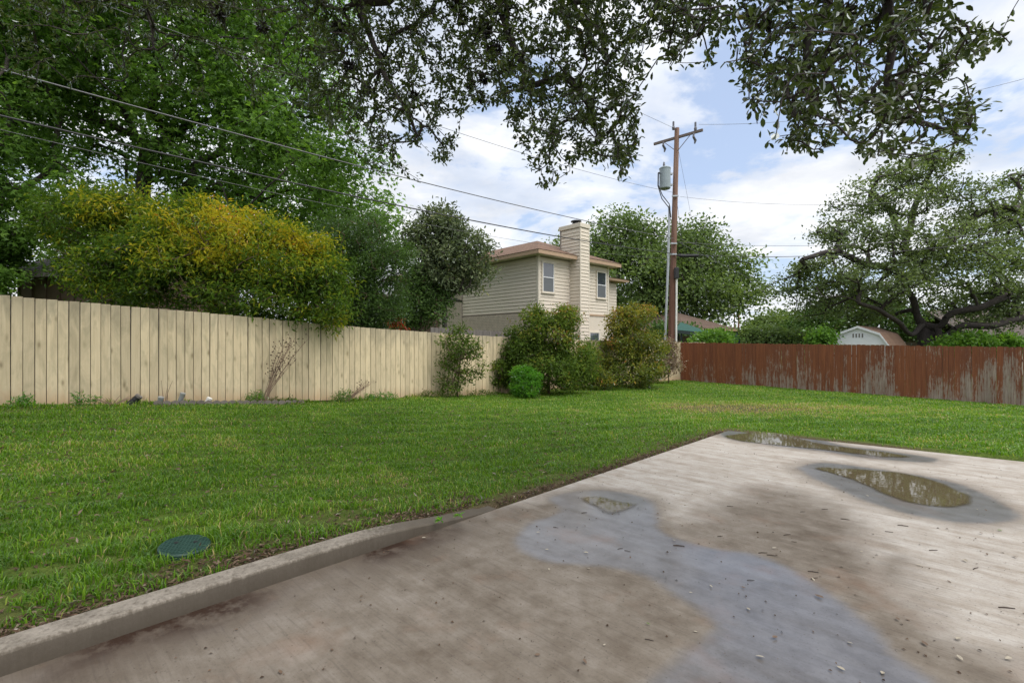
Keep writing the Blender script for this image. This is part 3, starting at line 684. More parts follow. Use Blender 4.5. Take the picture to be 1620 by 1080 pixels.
# chimney
ch = MB().box((2.02, -.58, 0), (2.62, .6, hz_(6.45))).build('chimney', M['mortar'], ho)
siding(ch, (2.02, -.575, 0), 0, .60, hz_(.6), hz_(6.32)); siding(ch, (2.025, .5, 0), R(-90), 1.08, hz_(.6), hz_(6.32)); siding(ch, (2.615, -.58, 0), R(90), 1.08, hz_(.6), hz_(6.32))
for x, y in ((2.0, -.6), (2.575, -.6)): MB().box((x, y, hz_(.6)), (x+.065, y+.05, hz_(6.33))).build('corner_trim', M['trim'], ch)
MB().box((1.975, -.625, hz_(6.34)), (2.665, .64, hz_(6.53)), .01).build('cap_trim', M['trim'], ch)
MB().lathe((2.32, -.1, hz_(6.53)), [(.19, 0), (.19, .08), (.14, .09), (.14, .15), (.24, .16), (.24, .2), (.05, .24)], 14).build('flue_cap', M['black'], ch)
# hip roof
def hip_roof(parent, x0, x1, y0, y1, ze, k, mat, name='roof', fas=.17):
    w2 = (x1-x0)/2; zr = ze+k*w2; xm = (x0+x1)/2
    V = [(x0, y0, ze), (x1, y0, ze), (x1, y1, ze), (x0, y1, ze), (xm, y0+w2, zr), (xm, y1-w2, zr)]
    r = MB().add(V, [(0, 1, 4), (1, 2, 5, 4), (2, 3, 5), (3, 0, 4, 5)])
    ro = r.build(name, mat, parent)
    e = .02
    fb = MB(); t = .03
    fb.box((x0+e, y0+e, ze-fas), (x1-e, y0+e+t, ze-.012)); fb.box((x0+e, y1-e-t, ze-fas), (x1-e, y1-e, ze-.012))
    fb.box((x0+e, y0+e+t, ze-fas), (x0+e+t, y1-e-t, ze-.012)); fb.box((x1-e-t, y0+e+t, ze-fas), (x1-e, y1-e-t, ze-.012))
    fb.build('fascia', M['fascia'], ro)
    MB().box((x0+e+t, y0+e+t, ze-fas+.02), (x1-e-t, y1-e-t, ze-fas+.04)).build('soffit', M['trim'], ro)
    return ro
ro = hip_roof(ho, -.45, 5.35, -.45, 12.4, hz_(5.10), .40, M['roof'])
MB().box((.9, 5.1, hz_(5.58)), (1.2, 5.4, hz_(5.78))).build('roof_vent', M['white'], ro)
MB().box((4.9, .65, 0), (6.45, 7, hz_(4.36))).build('side_wall', M['mortar'], ho)
siding(ho, (4.92, .645, 0), 0, 1.52, hz_(1.0), hz_(4.3))
sr = MB().prism([(4.96, .2, hz_(4.52)), (6.95, .2, hz_(4.52)), (6.95, .2, hz_(4.40)), (4.96, .2, hz_(4.40))], (0, 7.2, 0)); sr2 = sr.build('fascia', M['fascia'], ho)
MB().add([(4.9, .15, hz_(4.53)), (7.0, .15, hz_(4.53)), (7.0, 7.4, hz_(4.53)), (5.6, 3.5, hz_(4.98)), (4.9, 3.5, hz_(4.98))], [(0, 1, 3, 4), (1, 2, 3)]).build('side_roof', M['roof'], ho)

# ------------------------------------------------------------------ other buildings
# brown house behind the left shrubs
b0 = P(3, 425, 14.0); lh = empty('outbuilding', (b0[0], b0[1], -.1), R(-10), 'brown walled low house with grey shingle roof behind the far left shrubs', 'house')
MB().box((0, .4, 0), (4.5, 4, 3.38)).build('wall', M['dkwall'], lh)
for i in range(9): MB().box((.02+i*.5, .36, 0), (.06+i*.5, .4, 3.36)).build('batten', M['dkwall'], lh)
r_ = MB().prism([(-.6, -.1, 3.46), (-.6, 2.2, 4.4), (-.6, 4.5, 3.46), (-.6, 4.5, 3.4), (-.6, 2.2, 4.3), (-.6, -.1, 3.38)], (5.6, 0, 0)).build('roof', M['roof_dk'], lh)
MB().box((-.6, -.14, 3.28), (5.0, -.1, 3.45)).build('fascia', M['grey_wood'], r_)
# porch seen past the shrubs
pz = 17.2; pp = P(616, 520, pz); po = empty('porch', (pp[0], pp[1], -.4), R(20), 'white porch post and beam between the dark shrub and the loquat tree', 'porch')
MB().box((0, 0, 0), (.13, .13, 3.05), .008).build('post', M['trim'], po)
MB().box((-1.6, -.02, 3.05), (2.4, .15, 3.2), .008).build('beam', M['trim'], po)
MB().prism([(-1.8, -.3, 3.2), (-1.8, 2.6, 3.6), (-1.8, 2.6, 3.68), (-1.8, -.3, 3.28)], (4.4, 0, 0)).build('roof', M['roof_dk'], po)
MB().box((-1.7, 2.5, 0), (2.3, 2.6, 3.5)).build('wall', M['dkwall'], po)
# far hip roofed house right of the pole
fb_ = P(1116, 540, 37); fh = empty('house', (fb_[0], fb_[1], -.4), R(32), 'distant low house with dull brown hip roof right of the utility pole', 'house')
MB().box((-2.6, 0, 0), (2.6, 7, 2.6)).build('wall', M['dkwall'], fh)
hip_roof(fh, -3.2, 3.2, -.6, 7.6, 2.75, .42, M['roof_far'])
# small blue ended shed
q = P(1160, 540, 38); bs = empty('garden_shed', (q[0], q[1], -.9), R(12), 'small shed with navy blue gable end and cream side wall behind the red fence', 'shed')
MB().prism([(0, 0, 0), (.75, 0, 0), (.75, 0, 2.3), (.38, 0, 2.95), (0, 0, 2.3)], (0, .12, 0)).build('gable_wall', M['bluewall'], bs)
MB().box((.75, .02, 0), (2.0, .12, 2.3)).build('side_wall', M['trim'], bs); MB().box((0.02, .12, 0), (1.98, 2.5, 2.28)).build('rear_wall', M['trim'], bs)
MB().prism([(.38, -.1, 2.98), (2.25, -.1, 2.32), (2.25, 1.6, 2.42), (.38, 1.6, 3.05)], (0, 0, .06)).build('roof', M['roof_far'], bs)
# green canopy beside the pole
q = P(1074, 540, 29); gz = empty('canopy', (q[0], q[1], -.8), R(-14), 'dark garden canopy with green fabric top beside the pole foot', 'canopy')
for x, y in ((.1, 0), (1.75, 0), (.1, 2), (1.75, 2)): MB().box((x, y, 0), (x+.1, y+.1, 2.75)).build('post', M['dkgreen'], gz)
MB().add([(-.2, -.2, 2.85), (2.0, -.2, 2.62), (2.0, 2.3, 2.62), (-.2, 2.3, 2.85), (.2, 1, 3.35)], [(0, 1, 4), (1, 2, 4), (2, 3, 4), (3, 0, 4)]).build('canopy_top', M['greentarp'], gz)
MB().prism([(-.2, -.2, 2.83), (2.0, -.2, 2.60), (2.0, -.2, 2.42), (-.2, -.2, 2.65)], (0, .02, 0)).build('valance', M['dkgreen'], gz)
MB().box((-.1, 2.4, 0), (2.1, 2.5, 2.5)).build('back_panel', M['dkwall'], gz)
# white gambrel shed
SZ = 25.5; q = P(1312, 540, SZ); ws = empty('barn_shed', (q[0], q[1], -.75), R(-50), 'white gambrel roofed garden shed with brown shingles behind the red fence', 'shed')
ws.scale = (.82, 1, 1)
gp = [(0, 1.85), (.42, 2.46), (1.55, 2.84), (2.68, 2.46), (3.14, 1.85)]
MB().prism([(0.05, 0, 0), (3.09, 0, 0)]+[(x*.985+.02, 0, z-.02) for x, z in gp[::-1]], (0, .06, 0)).build('gable_wall', M['white'], ws)
for i in range(4): MB().box((1.27+i*.16, -.012, 2.30), (1.34+i*.16, -.002, 2.50)).build('vent_slot', M['grey_wood'], ws)
MB().box((.1, -.02, 1.94), (3.0, -.003, 1.97)).build('trim_board', M['pvc'], ws)
MB().box((1.5, -.04, 1.86), (1.62, -.004, 1.93)).build('latch', M['black'], ws)
r_ = MB()
for (xa, za), (xb, zb) in zip(gp[:-1], gp[1:]):
    r_.prism([(xa, -.08, za+.01), (xb, -.08, zb+.01), (xb, -.08, zb+.06), (xa, -.08, za+.06)], (0.0, 3.6, 0))
r_.build('roof', M['roof'], ws)
tr = MB()
for (xa, za), (xb, zb) in zip(gp[:-1], gp[1:]):
    tr.prism([(xa, -.11, za-.06), (xb, -.11, zb-.06), (xb, -.11, zb+.055), (xa, -.11, za+.055)], (0, .025, 0))
tr.build('gable_trim', M['white'], ws)
MB().box((.06, .06, 0), (3.08, 3.4, 1.84)).build('side_wall', M['white'], ws)
# right house
q = P(1550, 540, 31); rh = empty('house', (q[0], q[1], -.8), R(-8), 'low house with grey brown roof behind the right oak at frame edge', 'house')
MB().box((0.5, .8, 0), (9, 8, 2.1)).build('wall', M['dkwall'], rh)
MB().prism([(0, 0, 2.2), (0, 5, 4.5), (0, 8.8, 2.2), (0, 8.7, 2.1), (0, 5, 4.35), (0, .05, 2.1)], (10, 0, 0)).build('roof', M['roof_dk'], rh)
MB().box((0, -.05, 2.02), (10, 0, 2.2)).build('fascia', M['grey_wood'], rh)
for x in (.6, 2.6): MB().box((x, .3, 0), (x+.12, .42, 2.05)).build('post', M['trim'], rh)

# ------------------------------------------------------------------ utility pole
PZ = 24.5; pbx = (1060-810)*PZ/F; up_ = empty('utility_pole', (pbx, PZ, -.6), 0, 'brown wooden utility pole with crossarm and grey transformer near the fence corner', 'utility pole')
top = P(1071, 203, PZ)-np.array((pbx, PZ, -.6))
MB().tube([top*u for u in np.linspace(0, 1, 10)], np.linspace(.18, .115, 10), 14).build('shaft', M['pole'], up_)
def LP(px, py, dz=0): return P(px, py, PZ+dz)-np.array((pbx, PZ, -.6))
aL = P(1036, 229, 25.4)-np.array((pbx, PZ, -.6)); aR = P(1113, 207, 23.7)-np.array((pbx, PZ, -.6)); aL[2] = aR[2] = (aL[2]+aR[2])/2
av = unit(aR-aL); an = np.array((av[1], -av[0], 0))*-1
an = an if an[1] < 0 else -an
A0 = aL+an*.10; A1 = aR+an*.10; cx_ = np.array((0, 0, .06))
MB().prism([A0-an*.05-cx_, A0+an*.05-cx_, A0+an*.05+cx_, A0-an*.05+cx_], A1-A0).build('crossarm', M['arm'], up_)
ac = (A0+A1)/2
for sgn in (-1, 1): MB().tube([ac+av*sgn*.72+an*.06+np.array((0, 0, -.05)), ac+an*.08+np.array((0, 0, -.75))], .018, 6).build('brace', M['arm'], up_)
def insulator(p, h=.26):
    MB().lathe(p, [(.03, 0), (.07, .02), (.05, .05), (.075, .07), (.055, .11), (.08, .13), (.05, .18), (.05, h), (.02, h+.03)], 12).build('insulator', M['porc'], up_)
insulator(A1-av*.36+np.array((0, 0, .06)), .42); insulator(top+np.array((-.22, -.12, -.15)), .42)
for p in (A0+av*.55, A1-av*.42):
    MB().tube([p+an*.05+np.array((0, 0, -.06)), p+an*.1+np.array((0, 0, -.25)), p+np.array((.06, 0, -.4)), p+np.array((.02, 0, -.55))], [.04, .06, .07, .035], 8).build('cutout_fuse', M['porc'], up_)
tcn = LP(1052, 299, -.28)
tf = MB().lathe(tcn, [(.24, 0), (.27, .03), (.27, .98), (.285, 1.0), (.285, 1.04), (.2, 1.1), (.05, 1.13)], 20).build('transformer', M['trafo'], up_, smooth=False)
MB().lathe(tcn+np.array((-.05, 0, 1.1)), [(.03, 0), (.06, .03), (.045, .08), (.065, .1), (.045, .16), (.05, .2), (.015, .27)], 10).build('bushing', M['porc'], tf)
for dz in (.25, .8): MB().box(tcn+np.array((.2, .05, dz-.04)), tcn+np.array((.42, .2, dz+.04))).build('mounting_bracket', M['galv'], tf)
for dy, ln in ((-.02, .8), (.06, .95)):
    p0 = tcn+np.array((-.27, -.1, .75)); MB().tube([p0+np.array((0, dy, 0)), p0+np.array((-.09, dy, .05)), p0+np.array((-.1, dy, -.6)), p0+np.array((.1, dy, -ln-.3)), p0+np.array((.45, dy, -ln-.75)), p0+np.array((.55, dy+.05, -ln-1.4))], .022, 6).build('lead_cable', M['black'], tf)
MB().tube([LP(1059, 326, -.25), LP(1057, 420, -.27), LP(1051, 560, -.27)], .06, 8).build('conduit', M['galv'], up_)
MB().tube([LP(1070.5, 428, -.2), LP(1069.5, 560, -.22)], .05, 8).build('conduit', M['pvc'], up_)
q = LP(1070, 432, -.25); MB().box(q-np.array((.1, .1, .28)), q+np.array((.1, .1, .28)), .02).build('cable_box', M['black'], up_)
q = LP(1080, 405, -.3)
MB().tube([LP(1070, 404, -.2), LP(1077, 405, -.25), LP(1105, 404.5, -.5)], [.03, .085, .085], 10).build('splice_case', M['black'], up_)
for yy in (385, 402, 310): 
    q = LP(1066+(yy-385)*-.03, yy, -.22); MB().box(q-np.array((.16, .03, .035)), q+np.array((.16, .05, .035))).build('cable_clamp', M['galv'], up_)
# far poles
q = P(1168, 540, 75); fp = empty('utility_pole', (q[0], q[1], -1), 0, 'thin distant utility pole standing beyond the far brown roof', 'utility pole')
MB().tube([(0, 0, 0), (.1, 0, 9.0)], [.16, .12], 8).build('shaft', M['pole'], fp)
q = P(1162, 540, 90); fp = empty('utility_pole', (q[0], q[1], -1), 0, 'shorter distant pole just left of the thin far pole', 'utility pole')
MB().tube([(0, 0, 0), (0, 0, 7.6)], [.14, .12], 8).build('shaft', M['pole'], fp); MB().box((-.5, -.08, 7.2), (.5, .08, 7.35)).build('crossarm', M['arm'], fp)

# ---- wires
def wire(label, a, b, sag, r, mat, n=40):
    a = np.asarray(a, float); b = np.asarray(b, float); u = np.linspace(0, 1, n)[:, None]
    p = a+(b-a)*u; p[:, 2] -= (4*sag*u*(1-u))[:, 0]
    o = MB().tube(p, r, 6).build('power_line', mat); return tag(o, label, 'power line')
pole_at = lambda py, dx=0: P(1060+(540-py)*.033+dx, py, PZ-.2)
def through(px, py, z, ptop, over=.75):      # from the pole, through a point seen in the photo, and on out of frame
    q = P(px, py, z); return q+(q-ptop)*over*.5
def wleft(label, py_pole, q0, q1, r, mat):
    """quadratic through pole, q1, q0 (pixel, depth) continued past q0"""
    A_ = pole_at(py_pole); B_ = P(*q1); C_ = P(*q0)
    tb = np.linalg.norm((B_-A_)[:2]); tcv = np.linalg.norm((C_-A_)[:2]); dirv = unit((C_-A_)[:2])
    co = np.polyfit([0, tb, tcv], [A_[2], B_[2], C_[2]], 2)
    t = np.linspace(0, tcv*1.35, 60); p = np.stack([A_[0]+dirv[0]*t, A_[1]+dirv[1]*t, np.polyval(co, t)], -1)
    return tag(MB().tube(p, r, 6).build('power_line', mat), label, 'power line')
def fdepth(px, off=.9):                        # depth of the line `off` metres behind the cream fence at a pixel column
    o = LA-lnorm*off; k_ = (px-810)/F
    tt = (k_*o[1]-o[0])/(ldir[0]-k_*ldir[1]); return o[1]+ldir[1]*tt
w1 = (0, 110, fdepth(0)); w1b = (600, 272, fdepth(600))
wleft('upper thick grey cable crossing the left trees and passing over the chimney', 377, w1, w1b, .014, M['wire_al'])
wleft('lower thick black cable crossing the left trees just above the hedge', 401, (0, 183, fdepth(0)), (560, 311, fdepth(560)), .018, M['wire'])
wleft('thin telephone wire lowest on the left, under the black cable', 410, (0, 205, fdepth(0)), (769, 373, fdepth(769)), .0055, M['wire_al'])
wleft('thin bare wire from the pole middle climbing left through the tree leaves', 305, (330, 70, fdepth(330)), (720, 210, fdepth(720)), .007, M['wire_al'])
wleft('topmost thin wire from pole top running left into the overhead leaves', 205, (700, 20, fdepth(700)), (985, 170, fdepth(985)), .007, M['wire_al'])
def wright(label, py, q1, q2, r, mat, dx=8):
    A_ = pole_at(py, dx); B_ = P(*q1); C_ = P(*q2)
    tb = np.linalg.norm((B_-A_)[:2]); tcv = np.linalg.norm((C_-A_)[:2]); dirv = unit((C_-A_)[:2])
    co = np.polyfit([0, tb, tcv], [A_[2], B_[2], C_[2]], 2)
    t = np.linspace(0, tcv*1.3, 40); p = np.stack([A_[0]+dirv[0]*t, A_[1]+dirv[1]*t, np.polyval(co, t)], -1)
    return tag(MB().tube(p, r, 6).build('power_line', mat), label, 'power line')
wright('top wire from the crossarm end running right behind the hanging leaves', 197, (1190, 199, 23.7), (1620, 125, 20), .008, M['wire_al'], 34)
wright('thin wire running right from pole below the transformer to the oak', 311, (1180, 323, 23.7), (1620, 300, 20.5), .007, M['wire_al'])
wright('upper of the two low cables running right across the oak', 383, (1300, 387.5, 22.9), (1620, 362, 21.4), .009, M['wire_al'])
wright('lower thicker cable running right across the oak under its twin', 402, (1300, 404, 22.9), (1620, 375, 21.4), .016, M['wire'])
wire('service cable dropping right from the pole towards the small distant pole', P(1075, 384, PZ), P(1270, 478, 34), .1, .012, M['wire_al'])
wire('slack thin cable hanging between the pole and the lower right cable', P(1076, 378, PZ), P(1180, 403, 23.6), .12, .008, M['wire_al'])
wire('steel guy wire slanting down right from the pole top', P(1073, 236, PZ), P(1120, 480, 27), .0, .006, M['wire_al'])
wire('short guy wire close to the pole below the transformer', P(1071, 320, PZ), P(1082, 400, 25.5), .0, .008, M['wire'])

# ------------------------------------------------------------------ trees behind
# tall maple, left
z = 15.5; b = base_of(232, z)
tree('maple_tree', 'tall green maple with forked dark trunk behind the yellow hedge', 'tree', b,
     trunk_path(b, [(232, 480, z), (228, 380, z), (226, 300, z), (232, 240, z)]),
     [cl(230, 60, z, 190), cl(90, 90, z+.5, 140), cl(390, 100, z, 150), cl(470, 190, z-.5, 120), cl(110, 200, z, 100), cl(360, 230, z+.5, 130), cl(250, -90, z, 180), cl(440, 290, z, 105), cl(300, 300, z+1, 90),
      cl(560, 250, z-.5, 55), cl(420, -40, z, 150), cl(60, -60, z, 150), cl(540, 330, z, 50)],
     760, 92, .36, 'star', .135, M['maple'], M['bark_dark'], .012, None, 'tall trees behind the left fence', rmax=.26)
z = 13.0; b = base_of(-40, z)
tree('maple_tree', 'dark leafy tree with bare leaning limb at left edge of frame', 'tree', b,
     trunk_path(b, [(-30, 480, z), (-25, 380, z), (0, 300, z)]),
     [cl(-40, 150, z, 130), cl(40, 130, z+.6, 90), cl(20, 240, z, 75), cl(-30, 330, z, 100), cl(120, 310, z+.5, 55, 25), cl(40, 350, z+.6, 60), cl(-90, 30, z, 150), cl(60, 20, z, 120)],
     330, 84, .29, 'star', .12, M['maple'], M['bark'], .011, None, 'tall trees behind the left fence', rmax=.2)
z = 24; b = base_of(500, z)
tree('maple_tree', 'green tree glimpsed between the tall maple and the chimneyed house', 'tree', b,
     trunk_path(b, [(500, 480, z), (500, 420, z), (498, 370, z)]), [cl(470, 330, z, 90), cl(560, 350, z, 70), cl(380, 360, z, 90), cl(590, 390, z, 55), cl(270, 400, z, 90), cl(140, 380, z, 80)],
     240, 60, .5, 'star', .2, M['maple'], M['bark_dark'], .014, None, 'tall trees behind the left fence', rmax=.3)
# hedge of photinias behind the cream fence
def gold(cx, cy, r, amt, zc_):
    c = P(cx, cy, zc_)
    def fn(p, t):
        px = 810+F*p[:, 0]/p[:, 1]; d = np.linalg.norm((p-c)/np.array((r*1.3, r*1.6, r)), axis=1)
        up = np.clip(1.25-d, 0, 1)
        v = np.clip(t*.78+up*amt*(.75+.7*wave(p, 2.6, 31)), 0, 1); return np.where((v > .8) & (rng.random(len(v)) > .18), .74+.1*rng.random(len(v)), v)
    return fn
z = 11.6
for label, bp, lobes, gf_, n in (
    ('green photinia shrub with yellowing top at the left of the hedge', 170, [cl(135, 350, z, 65), cl(200, 352, z, 64), cl(150, 425, z, 58), cl(200, 430, z-.2, 75), cl(170, 328, z, 40), cl(260, 400, z-.4, 60), cl(95, 350, z, 38)], gold(215, 300, 1.1, .36, z-.5), 230),
    ('golden yellow photinia shrub at the middle of the tall hedge', 330, [cl(280, 362, z, 62), cl(340, 376, z-.3, 75), cl(400, 395, z-.3, 70), cl(300, 430, z-.4, 75), cl(380, 460, z-.3, 70), cl(320, 345, z, 40)], gold(350, 345, 1.4, .54, z-.6), 220),
    ('yellow green photinia shrub at the right end of the tall hedge', 470, [cl(450, 420, z, 60), cl(490, 430, z, 55), cl(440, 480, z-.2, 65), cl(500, 480, z-.2, 50), cl(480, 390, z, 40), cl(520, 440, z, 35)], gold(455, 385, 1.0, .42, z-.4), 170)):
    b = base_of(bp, z+.2)
    tree('photinia_shrub', label, 'shrub', b, trunk_path(b, [(bp, 560, z), (bp+4, 480, z), (bp, 420, z)]), lobes, n, 100, .17, 'long', .12, M['photinia'], M['stem'], .008, None, 'photinia hedge behind the cream fence', gf_, shell=.6, rmax=.07)
z = 13.2; b = base_of(575, z)
tree('evergreen_shrub', 'fine leaved dark green shrub between the hedge and the porch post', 'shrub', b, trunk_path(b, [(575, 540, z), (575, 480, z), (572, 420, z)]),
     [cl(570, 375, z, 50), cl(595, 420, z, 50), cl(550, 430, z, 55), cl(600, 480, z, 45), cl(560, 490, z, 60), cl(625, 400, z, 28), cl(530, 380, z+.5, 40)],
     480, 74, .15, 'long', .095, M['juniper'], M['stem'], .007, None, shell=.5, rmax=.08)
z = 13.0; b = base_of(-20, z)
tree('evergreen_shrub', 'green bush at the far left edge behind the cream fence', 'shrub', b, trunk_path(b, [(-20, 560, z), (-20, 500, z), (-20, 450, z)]),
     [cl(-30, 400, z, 50), cl(0, 445, z-.6, 22), cl(-10, 475, z-.6, 26), cl(-10, 380, z+.5, 40), cl(-60, 450, z, 50)], 260, 70, .16, 'dia', .11, M['maple'], M['stem'], .007, None, rmax=.05)
# loquat-like tree by the house
z = 17.3; b = base_of(704, z)
tree('loquat_tree', 'rounded grey green tree with slim brown trunk beside the beige house', 'tree', b, trunk_path(b, [(704, 530, z), (703, 480, z), (703, 440, z), (700, 410, z)]),
     [cl(690, 375, z, 45), cl(730, 385, z, 42), cl(665, 410, z, 38), cl(710, 420, z-.3, 45), cl(745, 425, z, 33), cl(670, 445, z, 32), cl(700, 355, z, 33), cl(738, 450, z, 22), cl(655, 380, z, 25), cl(765, 395, z, 14), cl(690, 345, z, 20)],
     300, 46, .19, 'oval', .15, M['loquat'], M['bark_grey'], .010, [.11, .10, .09, .085, .07], shell=.5, rmax=.09)
z = 16.6
for label, px, lobes, mat in (('dark bush under the grey green tree behind the fence', 665, [cl(655, 480, z, 32), cl(685, 495, z, 28), cl(640, 505, z, 24), cl(690, 470, z+.3, 22), cl(665, 450, z+.4, 30)], 'juniper'),):
    b = base_of(px, z); tree('evergreen_shrub', label, 'shrub', b, trunk_path(b, [(px, 550, z), (px, 520, z), (px, 500, z)]), lobes, 160, 60, .17, 'oval', .10, M[mat], M['stem'], .007, rmax=.05)
q = base_of(628, 15.0); rp = empty('canna_plant', tuple(q), 0, 'small plant with rust red leaves showing over the cream fence', 'plant')
at = in_ell(22, P(628, 512, 15.0)-q, (.22, .2, .22), 0); foliage(at, 6, .07, 'oval', .16, M['red_leaf'], rp, name='leaf_cluster')
ms = MB()
for p in at[:6]: ms.tube([(0, 0, 0), p*.6+np.array((0, 0, .1)), p], .012, 5)
ms.build('stem', M['stem'], rp)
# big far oak behind the house and pole
z = 44; b = base_of(1030, z)
tree('oak_tree', 'broad green oak rising behind the chimney and the utility pole', 'tree', b, trunk_path(b, [(1030, 520, z), (1025, 470, z), (1020, 430, z)]),
     [cl(985, 385, z, 55), cl(1040, 395, z, 60), cl(1090, 405, z, 55), cl(940, 400, z, 45), cl(1000, 440, z-2, 60), cl(1060, 450, z-2, 60), cl(1130, 430, z, 48), cl(1165, 455, z, 34), cl(1120, 470, z-2, 50), cl(1188, 470, z-1, 26), cl(1160, 425, z, 34), cl(985, 360, z, 30), cl(1095, 375, z, 32), cl(1000, 490, z-1, 50), cl(1060, 495, z-1, 50), cl(1150, 480, z, 28)],
     560, 60, .72, 'dia', .34, M['far_oak'], M['bark_dark'], .03, None, 'oaks beyond the houses', rmax=.45, flat=.6)
z = 52; b = base_of(885, z)
tree('oak_tree', 'small oak crown peeking over the roof left of the chimney', 'tree', b, trunk_path(b, [(885, 520, z), (885, 460, z), (886, 430, z)]), [cl(890, 392, z, 17), cl(880, 415, z, 25), cl(905, 420, z, 30)], 70, 50, .6, 'dia', .36, M['far_oak'], M['bark_dark'], .03, None, 'oaks beyond the houses', rmax=.3, flat=.6)
# right live oak
z = 27.0; b = base_of(1468, z)
lim = trunk_path(b, [(1467, 560, z), (1467, 540, z), (1462, 518, z)])
OL = [[(1450, 495, z), (1437, 462, z), (1446, 432, z-.3), (1472, 403, z-.6), (1502, 384, z-1), (1535, 350, z-1), (1570, 330, z-1.2)],
      [(1446, 528, z-.6), (1425, 512, z-1.2), (1397, 494, z-1.8), (1360, 480, z-2.2), (1310, 470, z-2.5)],
      [(1480, 517, z-.5), (1497, 502, z-1), (1540, 489, z-1.6), (1590, 470, z-2)],
      [(1484, 532, z-.6), (1513, 520, z-1.2), (1555, 516, z-1.8), (1610, 505, z-2)],
      [(1432, 450, z-.2), (1417, 429, z-.8), (1378, 419, z-1.4), (1330, 400, z-1.5), (1270, 410, z-1.5)],
      [(1440, 400, z+.4), (1442, 350, z+.6), (1458, 300, z+.6), (1475, 262, z+.6)],
      [(1436, 370, z+.3), (1405, 330, z+.3), (1380, 305, z+.2)]]
OL = [np.array([P(*q) for q in l]) for l in OL]
ok_lobes = [cl(1400, 285, z, 48, 18), cl(1450, 270, z, 62, 22), cl(1360, 325, z, 48, 20), cl(1440, 320, z-1, 55, 22), cl(1520, 305, z, 50, 22), cl(1330, 365, z, 38, 22), cl(1370, 375, z-1.5, 62, 26), cl(1470, 380, z-2, 70, 28), cl(1560, 345, z-1, 60, 30),
            cl(1275, 428, z, 34, 18), cl(1310, 430, z-1, 60, 30), cl(1400, 440, z-2, 65, 32), cl(1520, 430, z-2, 75, 34), cl(1590, 400, z-1, 60, 36), cl(1640, 340, z, 60, 34), cl(1240, 455, z+.5, 30, 16), cl(1300, 480, z+1, 45, 24), cl(1360, 490, z+1.5, 45, 24), cl(1580, 470, z, 60, 26), cl(1660, 440, z, 70, 40), cl(1490, 250, z, 38, 12), cl(1620, 290, z+1, 40, 20), cl(1330, 460, z+2, 50, 24)]
tree('live_oak', 'spreading live oak with dark forked trunk behind the red fence at right', 'tree', b, lim, ok_lobes+[cl(1560, 500, z-1, 45, 22), cl(1620, 490, z-1, 50, 26), cl(1510, 480, z+2.5, 45, 22), cl(1420, 470, z+2.5, 40, 22), cl(1450, 420, z+2.5, 45, 22), cl(1550, 400, z-2.2, 45, 22)], 1050, 46, .32, 'dia', .17, M['live_oak'], M['bark_dark'], .019, [.60, .52, .44, .34], shell=.3, rmax=.165, expo=.47, flat=.5, beta=.22, limbs=OL)
z = 34; 
for label, px, lobes, mat, n, zz in (
    ('dark dense trees standing behind the white gambrel shed', 1310, [cl(1290, 515, 36, 40, 28), cl(1340, 500, 37, 50, 35), cl(1400, 510, 37, 50, 35), cl(1270, 530, 36, 35, 20)], 'juniper', 260, 36),
    ('hazy green tree in the gap left of the live oak', 1225, [cl(1215, 520, 40, 32, 20), cl(1245, 512, 42, 32, 18), cl(1200, 530, 38, 25, 14), cl(1265, 525, 40, 25, 18)], 'far_oak', 170, 40),
    ('bright green sapling behind the red fence beside the dark trees', 1297, [cl(1297, 535, 24.5, 14, 14), cl(1305, 545, 24.5, 10, 10)], 'lime', 40, 24.5),
    ('dull green bush behind the red fence right of the blue shed', 1215, [cl(1215, 535, 30, 28, 15), cl(1250, 538, 30, 26, 14), cl(1205, 545, 30, 10, 8)], 'far_oak', 120, 30),
    ('lime green bush behind the red fence near the canopy', 1130, [cl(1130, 535, 26, 17, 10), cl(1147, 533, 26.5, 12, 9), cl(1110, 541, 26, 14, 7), cl(1120, 547, 26, 26, 9)], 'lime', 90, 26),
    ('olive bush growing behind the red fence under the live oak', 1530, [cl(1530, 540, 25, 26, 12), cl(1590, 545, 25, 30, 12), cl(1500, 548, 25, 18, 8)], 'lime', 110, 25),
    ('dark shrubs in front of the far brown roofed house', 1090, [cl(1080, 535, 33, 30, 18), cl(1055, 525, 34, 22, 16)], 'juniper', 120, 33)):
    b = base_of(px, zz)
    tree('bush' if 'tree' not in label else 'tree', label, 'bush' if 'tree' not in label else 'tree', b, trunk_path(b, [(px, 565, zz), (px, 550, zz), (px, 535, zz)]), lobes, n, 44, .009*zz, 'dia', .0075*zz, M[mat], M['stem'], .008, rmax=.1, flat=.7)
# far tree line on the horizon, read as one mass
at = np.concatenate([in_ell(14, (x, 150+rng.uniform(-10, 25), 1.5), (9, 6, 5+rng.uniform(-1, 2.5)), .2) for x in np.arange(-190, 330, 12)])
tag(foliage(at, 30, 1.5, 'dia', 1.5, M['far_oak'], None, name='tree_line'), 'far line of trees along the horizon behind the houses', 'tree line')

